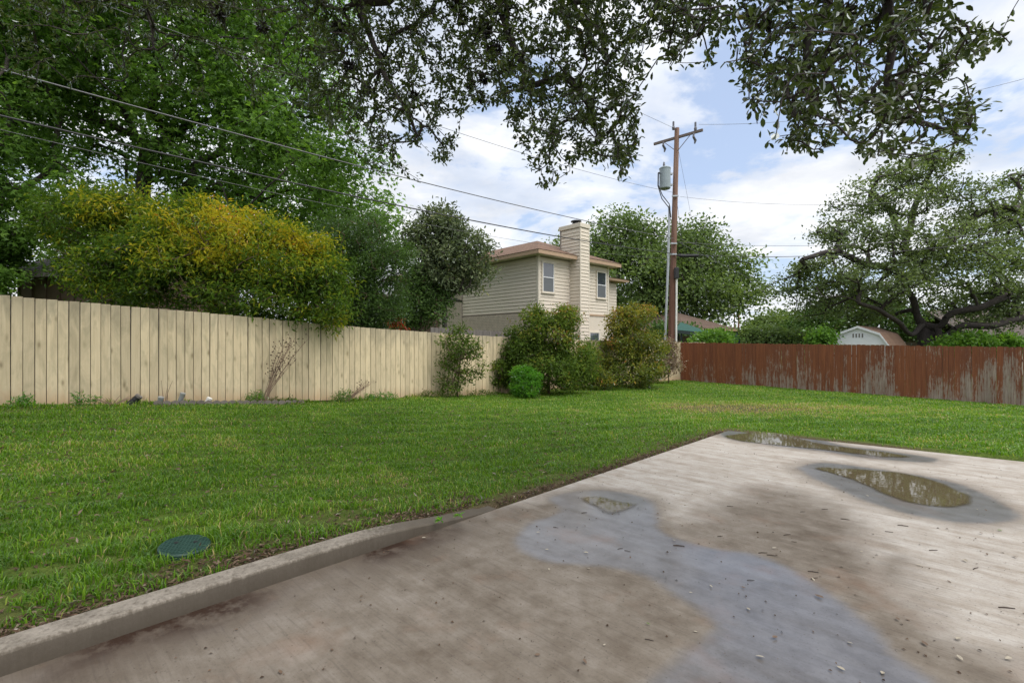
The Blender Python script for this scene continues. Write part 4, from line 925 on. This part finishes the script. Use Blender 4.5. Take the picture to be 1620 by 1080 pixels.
# ------------------------------------------------------------------ shrubs on the lawn side of the cream fence
z = 13.55; b = base_of(724, z)
tree('privet_bush', 'sparse upright bush with thin stems, first from left against cream fence', 'bush', b, trunk_path(b, [(724, 610, z), (726, 590, z), (728, 570, z)]),
     [cl(722, 545, z, 28), cl(745, 552, z, 22), cl(712, 575, z, 20), cl(762, 585, z, 13), cl(735, 590, z, 20), cl(726, 520, z, 14), cl(715, 610, z, 20, 12), cl(700, 600, z, 10)], 150, 22, .085, 'oval', .085, M['shrub'], M['stem'], .006, None, 'shrubs along the cream fence', shell=.2, rmax=.022)
z = 15.5; b = base_of(868, z)
def tipgold(zt, am):
    return lambda p, t: np.clip(t+am*np.clip((p[:, 2]-zt)/1.0, -.3, 1)+rng.normal(size=len(p))*.05, 0, 1)
tree('privet_bush', 'largest dark green bush against the cream fence below the chimney', 'bush', b, trunk_path(b, [(868, 610, z), (868, 590, z), (868, 560, z)]),
     [cl(868, 530, z, 42), cl(835, 560, z, 38), cl(905, 560, z, 38), cl(868, 585, z-.4, 55, 30), cl(845, 505, z, 20), cl(890, 505, z, 24), cl(820, 530, z, 18), cl(925, 590, z, 22), cl(800, 572, z+.2, 16), cl(850, 492, z, 8), cl(895, 492, z, 7), cl(820, 590, z, 25, 22), cl(795, 545, z+.3, 12)],
     290, 86, .135, 'oval', .10, M['shrub'], M['stem'], .006, None, 'shrubs along the cream fence', tipgold(1.2, .22), shell=.55, rmax=.05)
b = base_of(791, z); 
tree('privet_bush', 'small dark drooping bush left of the largest bush, near the bright shrub', 'bush', b, trunk_path(b, [(791, 615, z-.3), (791, 600, z-.3), (791, 590, z-.3)]), [cl(790, 582, z-.3, 13), cl(786, 600, z-.3, 9, 10), cl(800, 592, z-.3, 10)], 36, 40, .07, 'oval', .085, M['shrub'], M['stem'], .005, None, 'shrubs along the cream fence', rmax=.02)
z = 18.4; b = base_of(1000, z)
tree('gold_bush', 'tall bush with golden orange tips next to the utility pole', 'bush', b, trunk_path(b, [(1000, 600, z), (1000, 580, z), (1000, 555, z)]),
     [cl(1000, 530, z, 42), cl(980, 560, z, 34), cl(1025, 560, z, 32), cl(1000, 588, z-.3, 48, 26), cl(1010, 500, z, 26), cl(985, 510, z, 24), cl(960, 575, z, 20), cl(1035, 590, z, 18)],
     220, 86, .14, 'oval', .105, M['shrub_gold'], M['stem'], .006, None, 'shrubs along the cream fence', tipgold(1.1, .2), shell=.55, rmax=.05)
z = 17.2; b = base_of(938, z)
tree('gold_bush', 'low yellowish bush filling the gap between the two tall bushes', 'bush', b, trunk_path(b, [(938, 612, z), (938, 600, z), (938, 590, z)]), [cl(935, 590, z, 18), cl(930, 560, z+.3, 15), cl(958, 600, z-.2, 20, 12), cl(915, 610, z-.2, 12, 8)], 90, 40, .11, 'oval', .095, M['shrub_gold'], M['stem'], .005, None, 'shrubs along the cream fence', rmax=.03)
z = 21.2; b = base_of(1058, z)
tree('dry_bush', 'half dry pinkish brown bush at the corner where the fences meet', 'bush', b, trunk_path(b, [(1058, 595, z), (1056, 580, z), (1056, 560, z)]), [cl(1056, 555, z, 16, 14), cl(1050, 580, z-.2, 18, 15), cl(1064, 575, z, 10, 14), cl(1062, 545, z, 9, 9)], 130, 30, .13, 'dia', .085, M['dry_leaf'], M['dry_stem'], .010, None, 'shrubs along the cream fence', shell=.2, rmax=.025)
z = 13.75; b = base_of(831, z)
tree('round_shrub', 'small bright green round shrub in front of the largest bush', 'shrub', b, trunk_path(b, [(831, 622, z), (831, 614, z), (831, 606, z)]), [cl(831, 608, z, 23, 22), cl(825, 592, z, 15, 13), cl(840, 596, z, 14, 13)], 200, 44, .05, 'long', .075, M['bright'], M['stem'], .004, rmax=.015, shell=.7)
# tufts, weeds and dead stalks at the fence foot
def at_fence(px, off=.25):
    z = fdepth(px, -off); x = (px-810)*z/F; return np.array((x, z, ground_at(x, z)-.01))
for label, px, w_, h_, mat, n in (
    ('green weed tuft at the far left of the cream fence foot', 36, .16, .17, 'bright', 26), ('small weed by the cream fence foot left of the pipes', 124, .10, .2, 'bright', 14),
    ('feathery green weed below the dead flower stalks', 405, .2, .26, 'lime', 40), ('leafy weed clump below the fence crack in mid fence', 541, .24, .3, 'lime', 44),
    ('low weeds spreading right of the dry stalk bundle', 600, .5, .2, 'bright', 50), ('weeds under the sparse bush by the cream fence', 760, .6, .18, 'shrub', 50), ('weed strip left of the bright round shrub', 680, .5, .2, 'shrub', 40),
    ('weeds at the foot of the fence below dead stalks, right side', 455, .4, .14, 'shrub', 30), ('tiny weed against the cream fence near the first pipe', 143, .06, .2, 'bright', 8)):
    p = at_fence(px); e_ = empty('weed', tuple(p), 0, label, 'weed', 'weeds along the foot of the cream fence')
    at = in_ell(n, (0, 0, h_*.5), (w_, .14, h_*.55), 0); at[:, 2] = np.abs(at[:, 2])
    foliage(at, 9, .035, 'long', .06, M[mat], e_, name='leaf_cluster', up=.3)
    ms = MB()
    for q in at[:min(n, 14)]: ms.tube([(q[0]*.6, q[1]*.6, 0), q*np.array((.85, .85, .6)), q], .003, 4, False)
    ms.build('stem', M['stem'], e_)
def stalks(label, px, n, h, spread, lean, heads, off=.3):
    p = at_fence(px, off); e_ = empty('dead_stalks', tuple(p), lang, label, 'dried plant'); ms = MB(); hd = MB()
    for i in range(n):
        hh = h*random.uniform(.55, 1); dx = random.uniform(-spread, spread)+lean*hh; dy = random.uniform(-.1, .06)
        q = np.array([(random.uniform(-.05, .05), 0, 0), (dx*.35, dy*.5, hh*.5), (dx, dy, hh)])
        u = np.linspace(0, 1, 7)[:, None]; pts = (1-u)**2*q[0]+2*u*(1-u)*q[1]+u*u*q[2]; ms.tube(pts, np.linspace(.006, .003, 7), 4, False)
        for k in range(heads):
            j = random.randint(3, 6); tip = pts[j]+np.array((random.uniform(-.14, .14), random.uniform(-.04, .04), random.uniform(.02, .15)))
            ms.tube([pts[j], (pts[j]+tip)/2+np.array((0, 0, .01)), tip], .0022, 3, False)
            hd.lathe(tip, [(.003, -.008), (.013, 0), (.012, .012), (.003, .02)], 6)
    ms.build('stalk', M['dry_stem'], e_)
    if heads: hd.build('seed_head', M['seed'], e_)
stalks('tall dead flower stalks with dark seed heads leaning on cream fence', 417, 20, 1.5, .34, .42, 6)
stalks('bundle of bare dry stalks leaning right at the cream fence foot', 548, 18, .5, .12, 1.3, 1)
stalks('thin bare twig standing by the cream fence behind the pipes', 258, 3, .55, .12, .1, 0)
stalks('dry grey twig heap beside the black pipe at the fence foot', 178, 16, .18, .3, .2, 0)
# pipes by the fence
def pipe(label, px, r, ln, tilt, mat, off=.28, az=0., sleeve=None):
    p = at_fence(px, off); e_ = empty('drain_pipe', tuple(p), lang+az, label, 'pipe', 'pipe ends along the cream fence')
    ax = np.array((math.sin(tilt), -.25, math.cos(tilt))); ax /= np.linalg.norm(ax)
    mb = MB(); u = np.linspace(-.06, ln, 14 if mat == 'black' else 4)
    rr = [r*(1.08 if (mat == 'black' and i % 2) else 1) for i in range(len(u))]
    mb.tube([ax*q for q in u], rr, 14); mb.build('pipe_body', M[mat], e_)
    MB().tube([ax*(ln-.03), ax*(ln+.004)], [r*1.12, r*1.12], 14).build('pipe_cap', M['galv' if mat != 'pvc' else 'pvc'] if mat != 'black' else M['grey_wood'], e_)
pipe('black corrugated pipe end leaning at the foot of cream fence', 203, .055, .24, .75, 'black')
pipe('short grey capped post stub, second from left by cream fence', 252, .045, .16, .15, 'galv')
pipe('tallest galvanised pipe stub by the cream fence foot', 283, .042, .24, .25, 'galv')
pipe('white pipe stub, rightmost one by the cream fence foot', 325, .045, .15, .5, 'pvc')
p0 = at_fence(205, .42); ge = empty('garden_edging', tuple(p0), lang, 'scalloped concrete garden edging set along the cream fence', 'edging')
sc_ = MB().prism([(0, 0, -.06), (.13, 0, -.06), (.13, 0, .045), (.11, 0, .07), (.065, 0, .085), (.02, 0, .07), (0, 0, .045)], (0, .04, 0)).build('scallop_block', M['edging'], link_it=False)
for i in range(20):
    x_, y_ = p0[0]+ldir[0]*(.35+i*.137), p0[1]+ldir[1]*(.35+i*.137)
    inst('scallop_block', sc_, ge, (.35+i*.137, random.uniform(-.01, .01), ground_at(x_, y_)-p0[2]), (random.gauss(0, .05), 0, random.gauss(0, .04)))

# ------------------------------------------------------------------ overhead oak: limbs come in over the frame, trunk beside the camera on the left
root = empty('overhanging_oak', (-6.6, -1.4, ground_at(-6.6, -1.4)-.05), 0, 'near oak whose leafy twigs and dark limbs hang across the top of the view', 'tree')
rb = np.array(root.location)
bx = [-200, 0, 100, 200, 300, 400, 480, 520, 560, 600, 650, 690, 715, 730, 745, 770, 800, 820, 850, 872, 890, 915, 960, 985, 1005, 1012, 1020, 1060, 1100, 1150, 1180, 1195, 1230, 1290, 1330, 1380, 1420, 1500, 1545, 1558, 1575, 1600, 1620, 1660]
by = [150, 130, 150, 130, 150, 165, 175, 205, 245, 280, 292, 283, 240, 200, 165, 165, 180, 230, 280, 318, 275, 245, 262, 280, 272, 190, 130, 105, 95, 100, 140, 205, 230, 243, 232, 250, 245, 255, 242, 190, 160, 80, 20, -20]
# right hand upper notch: leaves thin out at upper right
def canopy_depth(px): return np.interp(px, [-300, 400, 700, 950, 1200, 1700], [6.2, 5.6, 5.2, 4.4, 3.3, 2.9])
att = []
while len(att) < 6600:
    px = rng.uniform(-350, 1660); lim_ = np.interp(px, bx, by)
    py = rng.uniform(-420, lim_)
    if py < -60 and rng.random() < .45: continue
    if px > 1500 and -30 < py < 150:
        if px > np.interp(py, [-30, 20, 60, 100, 150], [1530, 1500, 1580, 1530, 1540]) and not (40 < py < 75 and px < 1600): continue
    zc2 = canopy_depth(px)+rng.normal()*.45+ (0 if py > -40 else rng.uniform(-.6, .8))
    n_ = wave(np.array([[px/95., py/80., 2.]]), .8, 77)[0]
    edge = (lim_-py)
    if n_ < -.5 and edge > 25 and px > 470: continue
    if (px < 470 or px > 1010) and rng.random() < .45: continue
    if px < 470 and py > 25 and rng.random() < .72: continue
    if edge < 60 and wave(np.array([[px/22., 1., 2.]]), .8, 78)[0] < -.1 and rng.random() < .75: continue
    if 990 < px < 1180 and py > 60 and rng.random() < .4: continue
    att.append(P(px, py, max(zc2, 2.2)))
att = np.array(att)
over = np.concatenate([in_ell(n_, c_, r_, .1) for c_, r_, n_ in (((-2.5, 1.0, 6.6), (2.6, 2.2, 1.0), 90), ((1.0, .6, 6.4), (2.4, 2.0, .9), 80), ((-5, -1.0, 6.4), (2.8, 2.6, 1.3), 80), ((3.2, .2, 5.9), (2.0, 1.8, .8), 60), ((-1, -3, 6.6), (3.5, 2.2, 1.0), 90), ((3.0, -2.6, 6.2), (2.6, 2.0, .9), 70), ((-6.5, 3.5, 7.2), (2.4, 2.6, 1.2), 60))])  # unseen crown clumps above the camera, added to shade the near slab
trk = np.array([rb, rb+(.1, .1, 1.5), rb+(.4, .5, 3.0), (-5.4, 0.2, 4.6), (-4.0, 1.6, 5.9), (-2.2, 2.8, 6.2), (-.6, 3.4, 5.7), (.8, 3.2, 5.35), (2.0, 2.8, 5.0)])
limbs_px = [  # dark limbs the photo shows
    [(540, -120, 5.3), (565, 0, 5.2), (585, 55, 5.15), (603, 105, 5.1), (640, 170, 5.1), (660, 215, 5.1)],
    [(770, -130, 5.0), (788, 0, 4.9), (806, 55, 4.85), (826, 100, 4.8), (833, 132, 4.8), (885, 122, 4.7), (915, 145, 4.7), (935, 180, 4.7), (945, 215, 4.7)],
    [(235, -130, 5.9), (232, 10, 5.8), (240, 40, 5.8), (243, 75, 5.8)],
    [(700, -120, 5.4), (690, 0, 5.3), (655, 40, 5.3), (620, 60, 5.3)],
    [(1330, -150, 3.3), (1310, 0, 3.2), (1290, 40, 3.2), (1275, 110, 3.2), (1255, 160, 3.2)],
    [(1400, -150, 3.2), (1405, 0, 3.1), (1412, 60, 3.1), (1405, 140, 3.1), (1402, 175, 3.1), (1440, 190, 3.1), (1490, 205, 3.1)],
    [(1010, -140, 4.3), (1040, 0, 4.2), (1080, 20, 4.1), (1110, 50, 4.0)],
    [(880, -140, 4.7), (905, 0, 4.6), (935, 60, 4.6), (960, 95, 4.5)]]
lpts = [np.array([P(*q) for q in l]) for l in limbs_px]
allat = np.concatenate([att, over])
# grow from trunk to limb starts, then the limbs, then the twigs
pts = list(trk); par = [-1]+list(range(len(trk)-1)); 
for l in lpts:
    arr = np.array(pts); j = 4+int(np.argmin(np.linalg.norm(arr[4:]-l[0], axis=1)))
    for q in l: pts.append(q); par.append(j); j = len(pts)-1
nlimb = len(pts)
order = np.argsort(np.linalg.norm(allat[:, None]-np.array(pts)[None, 4:], axis=2).min(1))
PT = np.zeros((nlimb+len(allat), 3)); PT[:nlimb] = pts; PA = np.full(len(PT), -1); PA[:nlimb] = par
m_i = nlimb; pl = np.zeros(len(PT))
for i in order:
    d = np.linalg.norm(PT[4:m_i]-allat[i], axis=1)+.12*pl[4:m_i]
    upb = np.where(PT[4:m_i, 2] < allat[i][2]-.12, .10, 0)     # twigs hang: prefer a parent above
    best = None
    for jj in np.argsort(d+upb)[:40]:
        A_, B_ = PT[4+jj], allat[i]; okk = np.linalg.norm(A_-B_) < .9 or B_[1] < 2.1
        for u_ in (.2, .4, .6, .8):
            q = A_+(B_-A_)*u_
            if q[1] > 1.5:
                qx, qy = 810+F*q[0]/q[1], 540-F*(q[2]-EYE)/q[1]
                if qy > np.interp(qx, bx, by)+14: okk = False
        if okk: best = jj; break
    if best is None: continue
    j = 4+int(best)
    PT[m_i] = allat[i]; PA[m_i] = j; pl[m_i] = pl[j]+np.linalg.norm(PT[j]-allat[i]); m_i += 1
PT = PT[:m_i]; PA = PA[:m_i]
o, mids, rad, dr = skin('trunk', PT-rb, PA, M['bark_dark'], root, .0028, .085, len(trk), .42, [.36, .31, .28, .22, .17, .14, .12, .10, .08], 3)
# leaves along the last twigs
pos = []; axs = []
for i in range(nlimb, len(PT)):
    q = mids[i]; n_ = (14 if canopy_depth(810+F*PT[i][0]/PT[i][1]) > 4 else 11) if PT[i][1] > 1.9 else 26
    L_ = np.linalg.norm(q[-1]-q[0])
    u = 1-rng.random(n_)**1.25*min(1, .34/max(L_, .05)); k_ = np.clip(u*(len(q)-1), 0, len(q)-1.001); i0 = k_.astype(int); fr = (k_-i0)[:, None]
    p_ = q[i0]*(1-fr)+q[i0+1]*fr; t_ = unit(q[i0+1]-q[i0])
    pos.append(p_+rng.normal(size=(n_, 3))*.024); axs.append(t_*.8+rng.normal(size=(n_, 3))*.7+np.array((0, 0, -.2)))
pos = np.concatenate(pos); axs = np.concatenate(axs)
nm = rng.normal(size=pos.shape)*.55+np.array((0, 0, .9))
tone = .42+rng.normal(size=len(pos))*.2+.15*wave(pos+rb, 1.4, 5)
near = pos[:, 1] > 1.9-0
sz = np.where(near, np.where(pos[:, 1] < 3.9, .045, .050), .11)*rng.uniform(.7, 1.25, len(pos))
leaves('crown', 'round', pos, axs, nm, sz, tone, M['oak'], root)
# ball moss tufts on the limbs
for px, py, r_ in ((535, 45, .10), (552, 105, .09), (720, 10, .11), (733, 30, .08), (768, 50, .10), (775, 85, .09), (787, 78, .07), (805, 108, .07), (765, 125, .08), (603, 95, .08), (345, 20, .12), (415, 42, .09), (1188, 25, .07), (1210, 40, .06), (1310, 88, .06), (1340, 22, .07), (1330, 45, .06), (580, 140, .08), (655, 150, .07), (800, 15, .09), (745, 135, .07), (760, 155, .06)):
    c_ = P(px, py, canopy_depth(px)-.1)-rb; n_ = 90
    v = unit(rng.normal(size=(n_, 3))); tip = r_*rng.uniform(.6, 1.1, n_)
    leaves('moss_ball', 'long', np.repeat(c_[None], n_, 0)+v*.01, v+np.array((0, 0, -.15)), rng.normal(size=(n_, 3)), tip, rng.random(n_), M['moss'], root)

# ------------------------------------------------------------------ grass
LIDP = G(292, 869, .09)
def grass():
    out = []
    def inframe(x, y): 
        px = 810+F*x/np.maximum(y, .2); return (y > 1.2) & (px > -330) & (px < 1900)
    D0 = 7600
    n = 2600000
    s = rng.uniform(-7, 8.62, n); t = rng.uniform(-4, 21.95, n); x, y = xy(s, t)
    A = 15.62*25.95
    d = np.hypot(x, y)
    want = D0*np.minimum(1, (3.0/np.maximum(d, .1))**1.55)/(n/A)
    ok = inframe(x, y) & (rng.random(n) < want)
    ok &= np.hypot(x-LIDP[0], y-LIDP[1]) > .15
    on_slab = (s < .155) & (t < tmax(np.minimum(s, 0))+.02) & ~((s > .0) & (t > 2.72))
    ok &= ~on_slab
    s, t, x, y, d = s[ok], t[ok], x[ok], y[ok], d[ok]
    bare = bare_fn(s, t, x, y); pt = np.stack([x, y], -1)
    patch = wave(pt, 2.6, 41)*.5+wave(pt, 7, 42)*.5
    keep = rng.random(len(s)) > np.clip(bare*.95*np.where(s > 7.5, .5, 1)+np.where(patch < -.10, .75*np.clip((6.0-d)/2.5, 0, 1), 0)+np.where(s > 7.9, -.5, 0), 0, .97)
    s, t, x, y, d, patch = s[keep], t[keep], x[keep], y[keep], d[keep], patch[keep]
    n = len(s); z = hgt(s, t)-.004; pt2_ = np.stack([x, y], -1); keep2 = slice(None)
    h = rng.uniform(.022, .06, n)*(1+1.0*np.clip(patch, -.6, 1))*np.where(d < 4.2, 1.15, .9)*(1+np.clip((s-8.0)/.3, 0, 1)*np.clip(.7+1.6*wave(pt2_[keep2], 2.2, 61), 0, 2.2))
    wd = rng.uniform(.0045, .0075, n)*np.maximum(1, (d/4.2))**.72
    az = rng.uniform(0, 6.283, n); lean = rng.uniform(.2, 1.25, n)
    dx, dy = np.cos(az), np.sin(az); sx, sy = -np.sin(az), np.cos(az)
    B = np.stack([x, y, z], -1); Sd = np.stack([sx, sy, 0*sx], -1)*wd[:, None]*.5; D_ = np.stack([dx, dy, 0*dx], -1)
    Mi = B+D_*(h*lean*.35)[:, None]+np.stack([0*h, 0*h, h*.62], -1)
    Tp = B+D_*(h*lean)[:, None]+np.stack([0*h, 0*h, h*(1.05-.28*lean)], -1)
    V = np.stack([B-Sd, B+Sd, Mi+Sd*.9, Mi-Sd*.9, Tp], 1).reshape(-1, 3)
    o5 = np.arange(n)*5
    q = np.stack([o5, o5+1, o5+2, o5+3], -1); tr3 = np.stack([o5+3, o5+2, o5+4], -1)
    pt2 = np.stack([x, y], -1)
    big = wave(pt2, .55, 45)
    strawp = np.exp(-((x-5.2)**2/5.5+(y-11.2)**2/2.2))*.6+np.exp(-((x-9.5)**2/9+(y-12.2)**2/1.2))*.3+np.exp(-((x+4.6)**2/1.6+(y-5.0)**2/1.6))*.26+np.exp(-((x+2.6)**2/.5+(y-3.1)**2/.3))*.2+np.clip(wave(pt2, 1.5, 81)-.35, 0, 1)*.5
    tone = .39+rng.normal(size=n)*.17+.16*big+.17*wave(pt2, 3.2, 46)+strawp+np.where(rng.random(n) < .035+.10*np.clip(wave(pt2, 1.1, 71)+.15, 0, 1), .42, 0)+.05*np.clip((d-6)/8, 0, 1)
    return mesh_np('grass', V, [q, tr3], M['grass'], attrs={'tone': np.repeat(np.clip(tone, 0, 1), 5)}, kind='stuff')
gr = tag(grass(), 'short green lawn grass between the slab and the fences', 'grass')
# leaf litter along the kerb and slab edge
n = 7500; t = rng.uniform(-3, 7.4, n); s = np.where(t < 2.7, .15+np.abs(rng.normal(size=n))*.16, .02+np.abs(rng.normal(size=n))*.07); kk = (t < 2.7) | (rng.random(n) < .35); s, t = s[kk], t[kk]
x, y = xy(s, t); n = len(x); pos = np.stack([x, y, hgt(s, t)+rng.uniform(.004, .02, n)], -1)
ax = rng.normal(size=(n, 3))*np.array((1, 1, .25)); nm = rng.normal(size=(n, 3))*.35+np.array((0, 0, 1))
tag(leaves('leaf_litter', 'long', pos, ax, nm, rng.uniform(.018, .055, n), rng.beta(1.6, 2.2, n), M['litter']), 'brown leaf litter and mulch lying between kerb and grass', 'leaf litter')
n = 9000; s = rng.uniform(.15, 6.5, n); t = rng.uniform(-3, 7.5, n); x, y = xy(s, t)
kk = (wave(np.stack([x, y], -1), 2.6, 41)*.5+wave(np.stack([x, y], -1), 7, 42)*.5 < -.02) & (y > 1.3); s, t, x, y = s[kk], t[kk], x[kk], y[kk]; n = len(x)
ax = rng.normal(size=(n, 3))*np.array((1, 1, .3)); nm = rng.normal(size=(n, 3))*.5+np.array((0, 0, 1))
tag(leaves('thatch', 'long', np.stack([x, y, hgt(s, t)+rng.uniform(.003, .025, n)], -1), ax, nm, rng.uniform(.025, .065, n), rng.beta(2, 2, n), M['litter']), 'dry brown thatch showing in thin patches of the lawn', 'thatch')
# weeds sprouting at the kerb end
for label, px, py in (('small green sprout growing over the kerb top, left one', 697, 823), ('small green sprout growing over the kerb end, right one', 727, 815)):
    p = G(px, py, .08); e_ = empty('sprout', tuple(p), 0, label, 'weed', 'sprouts on the kerb'); 
    v = rng.normal(size=(9, 3))*np.array((1, 1, .3)); v[:, 2] = np.abs(v[:, 2])
    leaves('leaf_cluster', 'long', np.zeros((9, 3)), v, np.tile((0, 0, 1.), (9, 1))+rng.normal(size=(9, 3))*.2, .05, rng.random(9), M['bright'], e_)
# valve lid
p = G(292, 869, .09); s_, t_ = st(p[0], p[1]); p[2] = float(hgt(s_, t_))+.02
vl = empty('valve_box', tuple(p), R(20), 'round dark green valve box lid set in the grass by the kerb', 'valve box'); vl.rotation_euler = (R(4), R(5), R(20))
MB().lathe((0, 0, 0), [(.13, -.06), (.135, 0.0), (.135, .012), (.128, .02), (.0, .021)], 32).build('lid', M['lid'], vl)
rb_ = MB()
for i in range(-6, 7):
    w_ = math.sqrt(max(0, .122**2-(i*.019)**2))
    rb_.box((-w_, i*.019-.003, .0205), (w_, i*.019+.003, .0235)); rb_.box((i*.019-.003, -w_, .0203), (i*.019+.003, w_, .0233))
rb_.build('tread_rib', M['lid'], vl)
for x in (-.05, .05): MB().lathe((x, 0.02, .0215), [(.012, 0), (.012, .0035)], 10).build('finger_hole', M['black'], vl)

# ------------------------------------------------------------------ fallen leaves and twigs on the slab
T, F_ = LEAF['round']
def leaf_mesh(mat, curl):
    V = T.copy(); V[:, 2] += curl*(V[:, 1]**2*3+(V[:, 0]-.5)**2)
    V[:, 2] -= V[:, 2].min(); mb = MB(); mb.add(V, F_); return mb.build('fallen_leaf', mat, link_it=False)
lm = {'pale': leaf_mesh(M['pale_leaf'], .5), 'brown': leaf_mesh(M['brown_leaf'], .8), 'green': leaf_mesh(M['green_leaf'], .4)}
DROPS = []
def drop(px, py, kind_, size, label=None):
    p = G(px, py, .006); o = inst('fallen_leaf', lm[kind_], None, tuple(p), (random.gauss(0, .15), random.gauss(0, .15), random.uniform(0, 6.28)), (size*.66,)*3)
    if label: tag(o, label, 'leaf')
    else: DROPS.append((o, px, py, {'pale': 'pale dry leaf', 'brown': 'brown leaf', 'green': 'fallen green leaf'}[kind_], 'leaf', 'fallen leaves on the slab'))
def label_drops():
    def where(px, py):
        q = G(px, py)[:2]; X_, Y_ = np.array([q[0]]), np.array([q[1]])
        for nm_, pl_ in (('beside the small round puddle', WATER[2]), ('beside the oval puddle', WATER[1]), ('beside the far puddle', WATER[0])):
            if poly_sd(pl_, X_, Y_)[0] < .22: return nm_
        if poly_sd(WET[0], X_, Y_)[0] < 0: return 'on the bluish wet stain'
        if px < 1120 and py > 800: return 'on the moist shaded brown slab'
        return 'on the dry pale slab'
    cells = {}
    for o, px, py, what, cat_, grp in DROPS:
        wv = where(px, py)
        far = '' if wv.startswith('beside') else (', far part' if py < 870 else ', middle part' if py < 960 else ', nearest part')
        cells.setdefault((what, wv+far, cat_, grp), []).append((px, o))
    for (what, wv, cat_, grp), lst in cells.items():
        lst.sort(key=lambda a_: a_[0]); k = len(lst)
        words = {1: [''], 2: ['left one of two', 'right one of two'], 3: ['leftmost of three', 'middle of three', 'rightmost of three']}
        num = ['first', 'second', 'third', 'fourth', 'fifth', 'sixth', 'seventh', 'eighth', 'ninth', 'tenth', 'eleventh', 'twelfth']
        for i_, (px, o) in enumerate(lst):
            ex = words[k][i_] if k in words else num[i_]+' from left'
            tag(o, what+' '+wv+(', '+ex if ex else ''), cat_, grp)
drop(1288, 940, 'brown', .075, 'largest brown curled leaf on the wet part of the slab')
drop(1577, 838, 'green', .05, 'green leaf on the dry slab below the oval puddle')
drop(1029, 988, 'green', .035, 'green leaf on the brown slab left of the wet stain')
for px, py, k, s_ in ((923, 873, 'pale', .05), (862, 869, 'pale', .04), (848, 842, 'pale', .045), (674, 850, 'pale', .045), (934, 899, 'pale', .035), (1127, 929, 'pale', .04), (1069, 855, 'pale', .035), (1221, 867, 'pale', .05), (1300, 870, 'pale', .03), (1284, 913, 'pale', .04), (1195, 1037, 'pale', .055), (1323, 1053, 'pale', .05),
                      (1395, 1066, 'pale', .05), (1520, 1008, 'pale', .06), (1524, 1045, 'pale', .05), (1230, 1006, 'brown', .055), (1418, 976, 'brown', .05), (1432, 978, 'brown', .04), (1458, 1013, 'brown', .06), (928, 1050, 'brown', .045), (855, 1034, 'brown', .04), (441, 1059, 'brown', .045), (525, 1029, 'brown', .04), (570, 951, 'brown', .03), (574, 941, 'brown', .03),
                      (1326, 912, 'brown', .04), (1370, 889, 'brown', .03), (1370, 783, 'pale', .05), (1411, 785, 'pale', .03), (1546, 806, 'pale', .04), (1558, 805, 'brown', .04), (1533, 780, 'pale', .04), (1555, 843, 'brown', .045), (1610, 882, 'brown', .05), (1562, 878, 'brown', .04), (1531, 889, 'pale', .06), (1450, 893, 'pale', .04), (1498, 917, 'brown', .035),
                      (1096, 937, 'pale', .03), (1187, 965, 'pale', .04), (798, 872, 'brown', .03), (868, 898, 'pale', .035), (1043, 813, 'brown', .045), (1575, 755, 'brown', .04), (1555, 754, 'pale', .05), (1420, 732, 'brown', .035), (1590, 1042, 'pale', .05), (1350, 1018, 'pale', .04), (1097, 998, 'pale', .03), (958, 1018, 'pale', .025), (1180, 930, 'brown', .04), (1360, 872, 'pale', .03)):
    drop(px, py, k, s_)
tw = MB().tube([(0, 0, .004), (.4, .05, .006), (1, 0, .004)], [.035, .04, .025], 5).build('twig', M['twig'], link_it=False)
for px, py, ln in ((1213, 877, .06), (1200, 874, .07), (1278, 903, .07), (1182, 917, .05), (1283, 915, .06), (977, 868, .05), (988, 870, .05), (1065, 862, .09), (875, 833, .05), (920, 811, .06), (1300, 805, .06), (1420, 830, .08), (1580, 960, .09), (1470, 870, .07), (1150, 800, .06), (1330, 820, .07), (1400, 840, .06), (1020, 1010, .05), (1252, 856, .04), (1266, 809, .05), (1135, 848, .05), (1240, 846, .07), (1540, 900, .07)):
    o = inst('twig', tw, None, tuple(G(px, py, .003)), (0, 0, random.uniform(-.7, .5)), (ln*.8, ln, ln)); DROPS.append((o, px, py, 'small dark twig', 'twig', 'twigs scattered on the slab'))
label_drops()
n = 2600; sx_ = rng.uniform(-7.5, -.03, n); tx_ = rng.uniform(-2.5, 7.3, n); x, y = xy(sx_, tx_); kk = y > 1.4; x, y = x[kk], y[kk]; n = len(x)
tag(leaves('debris_specks', 'dia', np.stack([x, y, np.full(n, .005)], -1), rng.normal(size=(n, 3))*np.array((1, 1, .1)), np.tile((0, 0, 1.), (n, 1))+rng.normal(size=(n, 3))*.3, rng.uniform(.006, .019, n), rng.beta(1, 4, n), M['litter']), 'tiny dark crumbs of leaf debris scattered over the slab', 'debris')
